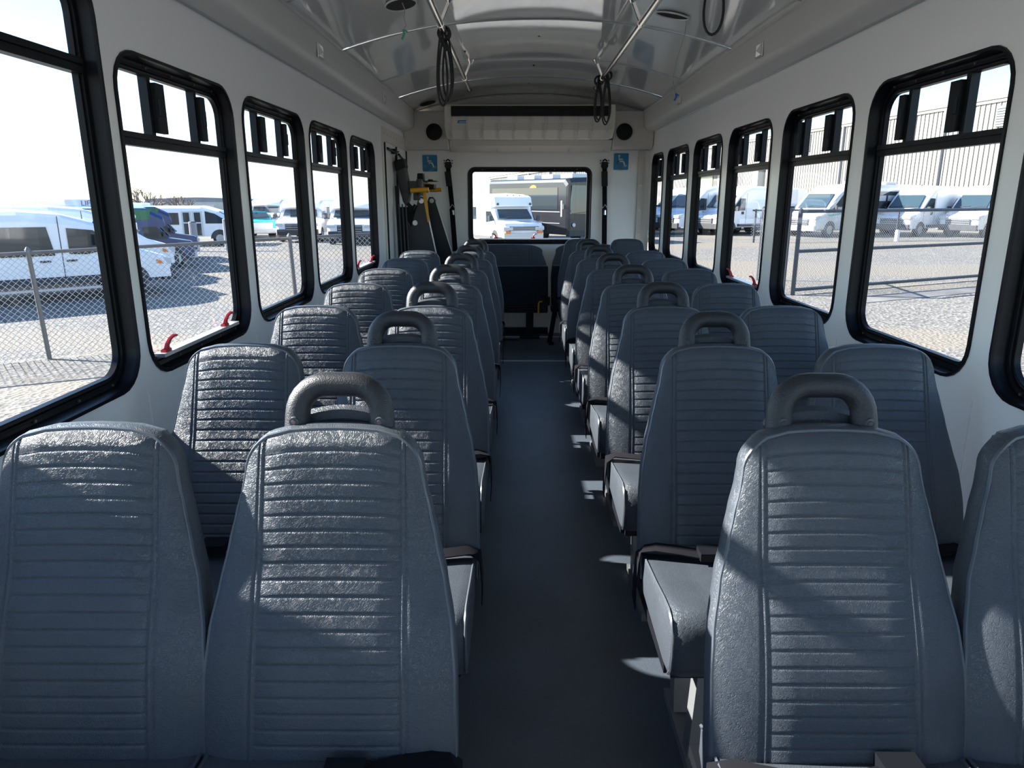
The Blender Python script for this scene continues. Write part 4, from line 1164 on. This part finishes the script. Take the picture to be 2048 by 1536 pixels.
# --- rear window: white cutaway bus and black coach
def rb_extra(t, h):
    b = B(); b.prism([(-1.62, 1.78), (-1.1, 1.84), (-1.25, 2.28), (-1.62, 2.36)], 1, -h + .1, h - .1); b.mk('cab_cap', 'paint', t, bevel=.05)
    b = B()
    for y in (-.32, 0, .32): b.tube([(-1.22, y, 2.34), (-1.17, y, 2.34)], .035, 8)
    mks(b, 'marker_lamp', 'amber', t)
    for y in (-.85, .85):
        b = B(); b.tube([(-1.12, y, 1.95), (-1.08, y, 1.95)], .06, 10); b.mk('cab_lamp', 'trimblk', t)
    b = B(); b.box(-1.3, -1.02, -.55, -.10, 1.28, 1.42); b.mk('red_dash_bag', 'red', t)
    for s in (-1, 1):
        b = B(); b.box(-3.0, -2.4, s * (h + .02), s * h, .5, 1.85); d = b.mk('door_leaf', 'silver', t)
    b = B(); b.box(.0, .07, -.95, -.7, .62, .74); b.box(.0, .07, .7, .95, .62, .74); b.mk('indicator', 'amber', t)
vehicle('white_shuttle', 'white cutaway shuttle bus facing the rear window', 'bus', (.30, 34.0), (.42, -.91), 2.15, [(0, .45), (0, .95), (-.12, 1.08), (-.95, 1.20), (-1.35, 1.70), (-1.5, 1.8), (-1.55, 2.32), (-2.0, 2.42), (-7.5, 2.40), (-7.5, .45)],
    wins=[[(-1.05, 1.2), (-1.45, 1.62), (-2.0, 1.62), (-2.0, 1.1)], [(-3.3, 1.2), (-3.3, 1.8), (-7.3, 1.8), (-7.3, 1.2)]], ws=((-.95, 1.24), (-1.36, 1.66)), grille=(0, .74, .95, .75, 'trimblk'), lamps=(.0, .86, .5, .1), wheels=(-.95, -5.8), mirrors=(-1.05, 1.2), extra=rb_extra, bumper='rim')
def bc_extra(t, h):
    for k in range(4):
        b = B(); x = -1.2 - k * 1.7; b.box(x - .5, x + .5, -.5, .5, 3.22, 3.45); b.mk('roof_hatch', 'bluepaint' if k == 9 else 'silver', t, bevel=.04)
    for s in (-1, 1):
        b = B(); b.box(-7.5, -.7, min(s * h, s * (h + .02)), max(s * h, s * (h + .02)), 1.52, 1.56); b.box(-7.5, -.7, min(s * h, s * (h + .02)), max(s * h, s * (h + .02)), .95, .98); mks(b, 'chrome_line', 'rim', t)
        b = B(); b.box(-.62, -.50, min(s * h, s * (h + .02)), max(s * h, s * (h + .02)), 1.3, 2.1); b.mk('door_grip', 'rim', t)
        b = B(); b.tube([(-3.1, s * (h + .0), 2.45), (-3.1, s * (h + .018), 2.45)], .45, 20); b.mk('orange_roundel', 'amber', t)
    b = B(); b.tube([(.02, -.9, .9), (.05, -.9, .9)], .1, 10); b.tube([(.02, .9, .9), (.05, .9, .9)], .1, 10); mks(b, 'headlamp', 'headlamp', t)
vehicle('black_coach', 'tall black coach with dark glass and roof hatches behind the white shuttle', 'bus', (3.6, 37.5), (.55, -.83), 2.5, [(0, .40), (0, 3.0), (-.25, 3.22), (-7.6, 3.24), (-7.6, .4)], paint='darkpaint',
    wins=[[(-.9, 1.65), (-7.3, 1.65), (-7.3, 2.75), (-.9, 2.75)]], ws=((.0, 1.45), (-.02, 2.85)), wheels=(-2.4, -6.2), wr=.48, mirrors=(-.1, 1.7), extra=bc_extra, bumper='trimblk', wsz=.92, glass='vglass', arch='tyre')
vehicle('blue_coach', 'blue coach with teal windscreen at the right edge of the rear window', 'bus', (4.75, 43.5), (.10, -1.0), 2.3, [(0, .40), (0, 2.7), (-.25, 2.9), (-9, 2.9), (-9, .4)], paint='bluepaint',
    wins=[[(-.9, 1.45), (-8.7, 1.45), (-8.7, 2.55), (-.9, 2.55)]], ws=((.0, 1.3), (-.02, 2.6)), wheels=(-2.2, -7.0), wr=.48, mirrors=(-.1, 1.7), bumper='gold', wsz=.92)

# --- metal buildings
def metal_building(name, p0, p1, H, pw, label, spouts=(), louvres=(), doors=(), depth=30):
    """wall from p0 to p1, the yard is on its left when walking p0->p1"""
    p0, p1 = Vector((*p1, 0)), Vector((*p0, 0)); d = (p1 - p0); Ln = d.length; a = math.atan2(d.y, d.x)
    spouts = [Ln - x for x in spouts]; louvres = [(Ln - q[0],) + q[1:] for q in louvres]; doors = [(Ln - q[0],) + q[1:] for q in doors]
    t = empty(name, (p0.x, p0.y, GZ), a, label, 'building')
    B().box(0, Ln, -depth, -.02, 0, H - .05).mk('wall_core', 'sidegap', t)
    n = int(Ln / pw)
    b = B(); b.box(.03, pw - .03, -.02, .03, .0, H - .28); b.box(.03, .09, .03, .075, 0, H - .28)
    o = b.mk('wall_panel', 'siding', t)
    for k in range(n):
        if k: o = put('wall_panel', o.data, t)
        o.location = (k * pw, 0, 0)
    b = B(); b.box(-.2, Ln + .2, -.2, .16, H - .28, H - .02); b.box(-.2, Ln + .2, -.25, .24, H - .06, H + .05); b.mk('eave_gutter', 'eave', t)
    for x in spouts:
        b = B(); b.box(x - .12, x + .12, .04, .26, 0, H - .25); b.mk('downspout', 'spout', t)
    for x, z, ww, hh in louvres:
        b = B(); b.box(x - ww / 2, x + ww / 2, .05, .10, z, z + hh); l_ = b.mk('louvre_vent', 'spout', t)
        m = int(hh / .16)
        b = B()
        for k in range(m): b.add([(x - ww / 2, .10, z + hh * k / m + .02), (x + ww / 2, .10, z + hh * k / m + .02), (x + ww / 2, .17, z + hh * k / m - .02), (x - ww / 2, .17, z + hh * k / m - .02), (x - ww / 2, .11, z + hh * k / m + .09), (x + ww / 2, .11, z + hh * k / m + .09)], [(0, 1, 2, 3), (3, 2, 5, 4), (0, 1, 5, 4)])
        mks(b, 'louvre_slat', 'siding', l_)
    for x, z, ww, hh, m_ in doors:
        b = B(); b.box(x - ww / 2 - .12, x + ww / 2 + .12, .04, .10, z, z + hh + .12); f_ = b.mk('door_frame', 'sidegap', t)
        k = max(1, int(hh / .55)); b = B()
        for j in range(k): b.box(x - ww / 2, x + ww / 2, .08, .14, z + hh * j / k + .02, z + hh * (j + 1) / k - .02)
        mks(b, 'door_panel', m_, f_)
    return t
W0, W1 = Vector((21.5, 119.0)), Vector((35.1, 34.0))
RBL = (W1 - W0).length
rb = metal_building('warehouse', (W0.x, W0.y), (W1.x, W1.y), 8.73, .45, 'long pale ribbed metal warehouse across the right yard',
    spouts=[RBL - 22, RBL - 34.6, RBL - 49.8, RBL - 9], louvres=[(RBL - 16.4, 6.9, 1.9, 1.3), (RBL - 41.5, 6.7, 3.0, 1.6)], doors=[(RBL - 56.5, 1.6, 2.4, 3.0, 'siding'), (22.0, 1.3, 3.6, 4.2, 'dockdoor')])
# dock seals and canopy on the warehouse
for x, ww, hh in ((49.5, 1.4, 6.0), (RBL - 27.5, 1.6, 4.6)):
    b = B(); b.box(x - ww / 2, x + ww / 2, .05, .8, 1.0, hh); b.mk('dock_seal', 'spout', rb)
b = B(); b.prism([(.05, 6.4), (1.6, 6.0), (1.6, 5.6), (.05, 5.8)], 0, RBL - 28.5, RBL - 18.0); b.mk('dock_canopy', 'spout', rb)
b = B(); pass
metal_building('rear_warehouse', (-3.4, 91.0), (6.6, 46.0), 4.75, .45, 'pale ribbed metal building behind the parked buses in the rear window', spouts=[12, 21.5, 29, 36.0], louvres=[(16.5, 2.6, 1.8, 1.2), (34, 2.9, 1.6, 1.2)], depth=.9)
t = empty('distant_building', (-60, 118, GZ), 0, 'low grey distant building behind the white coach', 'building')
b = B(); b.prism([(0, 0), (26, 0), (26, 1.75), (8, 2.35), (0, 2.1)], 1, 0, 14); b.mk('building_body', 'spout', t)
b = B(); b.box(0, 26, -.06, 0, 0, 1.6); b.mk('front_wall', 'concrete', t)
for k in range(4):
    b = B(); b.box(3 + k * 6, 5 + k * 6, -.12, -.06, 0, 1.2); b.mk('roller_door', 'silver', t)

# --- bare trees
def bare_tree(x, y, H, spread, label, seed):
    rnd = random.Random(seed)
    t = empty('bare_tree', (x, y, GZ), 0, label, 'tree', 'bare trees beyond the left yard')
    b = B(); b.tube([(0, 0, 0), (.1, 0, H * .25), (0, .1, H * .4)], [.22, .17, .12], 6); b.mk('trunk', 'bark', t)
    b = B()
    def br(p, d, ln, r, dep):
        q = p + d * ln; m = (p + q) / 2 + Vector((rnd.uniform(-1, 1), rnd.uniform(-1, 1), rnd.uniform(-.5, 1))) * ln * .06
        b.tube([p, m, q], [r, r * .8, r * .6], 4, cap=False)
        if dep == 0: return
        for k in range(rnd.choice((2, 3, 3))):
            nd = (d + Vector((rnd.uniform(-1, 1), rnd.uniform(-1, 1), rnd.uniform(-.3, .9))) * .75).normalized()
            br(p + d * ln * rnd.uniform(.55, 1), nd, ln * rnd.uniform(.62, .82), r * .6, dep - 1)
    for k in range(6):
        a = k * 1.05 + rnd.uniform(-.3, .3)
        br(Vector((0, 0, H * (.22 + .03 * k))), Vector((math.cos(a) * spread, math.sin(a) * spread, 1)).normalized(), H * .27, .09, 4)
    o = b.mk('bare_branches', 'bark', t); o['kind'] = 'stuff'
bare_tree(-30.5, 60, 3.4, 1.1, 'tallest bare tree above the numbered bus', 3)
bare_tree(-33.5, 60, 2.7, 1.2, 'lower bare tree left of the tallest, above the numbered bus', 5)
bare_tree(-29.3, 63.5, 2.9, 1.2, 'bushy bare tree right of the tallest, near the distant building', 8)
# --- timber bollards
for i, (x, y, lab) in enumerate(((-13.9, 31.0, 'short grey bollard in front of the white coach, left one'), (-12.6, 31.4, 'short grey bollard in front of the white coach, right one'))):
    t = empty('bollard', (x, y, GZ), 0, lab, 'post', 'bollards in front of the white coach')
    B().tube([(0, 0, 0), (0, 0, 1.22 + .1 * i)], [.16, .16], 12).mk('post_body', 'spout', t)
    B().tube([(0, 0, 1.22 + .1 * i), (0, 0, 1.26 + .1 * i)], [.17, .13], 12).mk('post_cap', 'trimblk', t)
# --- sign fragment reading LIFT
t = empty('rooftop_sign', (-15.9, 27.0, GZ + .02), math.radians(20), 'small pale sign reading LIFT above the left van roofs', 'sign')
B().box(-.75, .75, 0, .04, 1.90, 2.16).mk('sign_board', 'paint', t)
B().box(-.5, -.46, .0, .04, 0, 1.9).mk('sign_post', 'spout', t); B().box(.46, .5, .0, .04, 0, 1.9).mk('sign_post', 'spout', t)
font_mesh('LIFT', .26, 'bluepaint', t, (0, -.01, 1.94), (math.pi / 2, 0, 0))

# --- chain link fences
def fence(name, p0, p1, H, posts, label, pipe='galv', cell_=.085, wr=.0036, rails=('top',), postr=.032, start=0.0):
    p0 = Vector((*p0, 0)); p1 = Vector((*p1, 0)); d = p1 - p0; Ln = d.length
    t = empty(name, (p0.x, p0.y, GZ), math.atan2(d.y, d.x), label, 'fence')
    for x in posts:
        b = B(); b.tube([(x, 0, 0), (x, 0, H + .04)], postr, 8); b.tube([(x, 0, H + .04), (x, 0, H + .08)], [postr * 1.2, postr * .4], 8); b.mk('post', pipe, t, smooth=True)
    for r in rails:
        z = H if r == 'top' else .12 if r == 'bottom' else r
        b = B(); b.tube([(0, 0, z), (Ln, 0, z)], postr * .8, 8); b.mk('rail', pipe, t, smooth=True)
    b = B(); k = -H
    while k < Ln:
        for s in (1, -1):
            x0 = k if s == 1 else k + H
            # line from (k,0) to (k+H,H) or mirrored
            xa, za, xb, zb = (k, .03, k + H, H) if s == 1 else (k + H, .03, k, H)
            pa, pb = Vector((xa, 0, za)), Vector((xb, 0, zb)); 
            lo, hi = 0.0, 1.0; dx = pb.x - pa.x
            if dx > 0: lo = max(lo, (0 - pa.x) / dx); hi = min(hi, (Ln - pa.x) / dx)
            else: lo = max(lo, (Ln - pa.x) / dx); hi = min(hi, (0 - pa.x) / dx)
            if hi - lo > .01:
                a_, c_ = pa + (pb - pa) * lo, pa + (pb - pa) * hi
                o_ = Vector((0, .004 * s, 0)); b.tube([a_ + o_, c_ + o_], wr, 3, cap=False)
        k += cell_
    o = b.mk('chain_link_mesh', 'wiremesh', t); o['kind'] = 'stuff'
    return t
dv = Vector((.857, .515)).normalized(); q0 = Vector((-6.69, 9.87))
A0 = q0 - dv * 3.2
lf = fence('chain_link_fence', A0, q0 + dv * 5.3, 1.50, [3.2, 3.2 + 3.55], 'galvanized chain link fence in front of the white passenger vans', wr=.0042)
lf.rotation_euler.y = -.028
lf.location.z -= .09
fence('chain_link_gate', (6.54, 16.91), (6.54 + 9.2 * .892, 16.91 + 9.2 * .453), 1.93, [0.0, 9.2], 'dark framed chain link gate beyond the large right windows', pipe='fenceblk', rails=('top', 'bottom', 1.02), wr=.0026, cell_=.08, postr=.05)
fence('side_fence', (6.30, 16.91), (6.75, 20.1), 1.93, [0.0, 3.2], 'short chain link fence run left of the gate', pipe='fenceblk', rails=('top',), wr=.0026, cell_=.10, postr=.045)
fence('far_fence', (12.0, 37.4), (33, 42.2), 1.62, [0.2, 8.7, 15.4, 20.5], 'far chain link fence in front of the parked white vans', pipe='fenceblk', rails=('top',), wr=.005, cell_=.14, postr=.05)
for x, y, lab in ((20.2, 38.7, 'white bollard base at the left far fence post'), (26.2, 40.2, 'white bollard base at the right far fence post')):
    t = empty('bollard_sleeve', (x, y, GZ), 0, lab, 'post', 'white sleeves by the far fence')
    B().tube([(0, 0, 0), (0, 0, .55)], .12, 10).mk('sleeve_body', 'white', t); B().tube([(0, 0, .55), (0, 0, .6)], [.12, .07], 10).mk('sleeve_top', 'white', t)

# --- worn vehicle tracks on the right yard
for nm, x, y, ln, wd_, lab in (('track_strip', 6.9, 15.6, 16, .75, 'grey worn wheel track just this side of the gate'), ('track_strip', 10.5, 14.6, 12, .5, 'short grey worn wheel track at the right edge of the yard')):
    t = tag(empty(nm, (x, y, GZ), math.atan2(.453, .892)), lab, 'track', kind='structure')
    B().box(0, ln, -wd_ / 2, wd_ / 2, .0, .012).mk('track_surface', 'track', t)
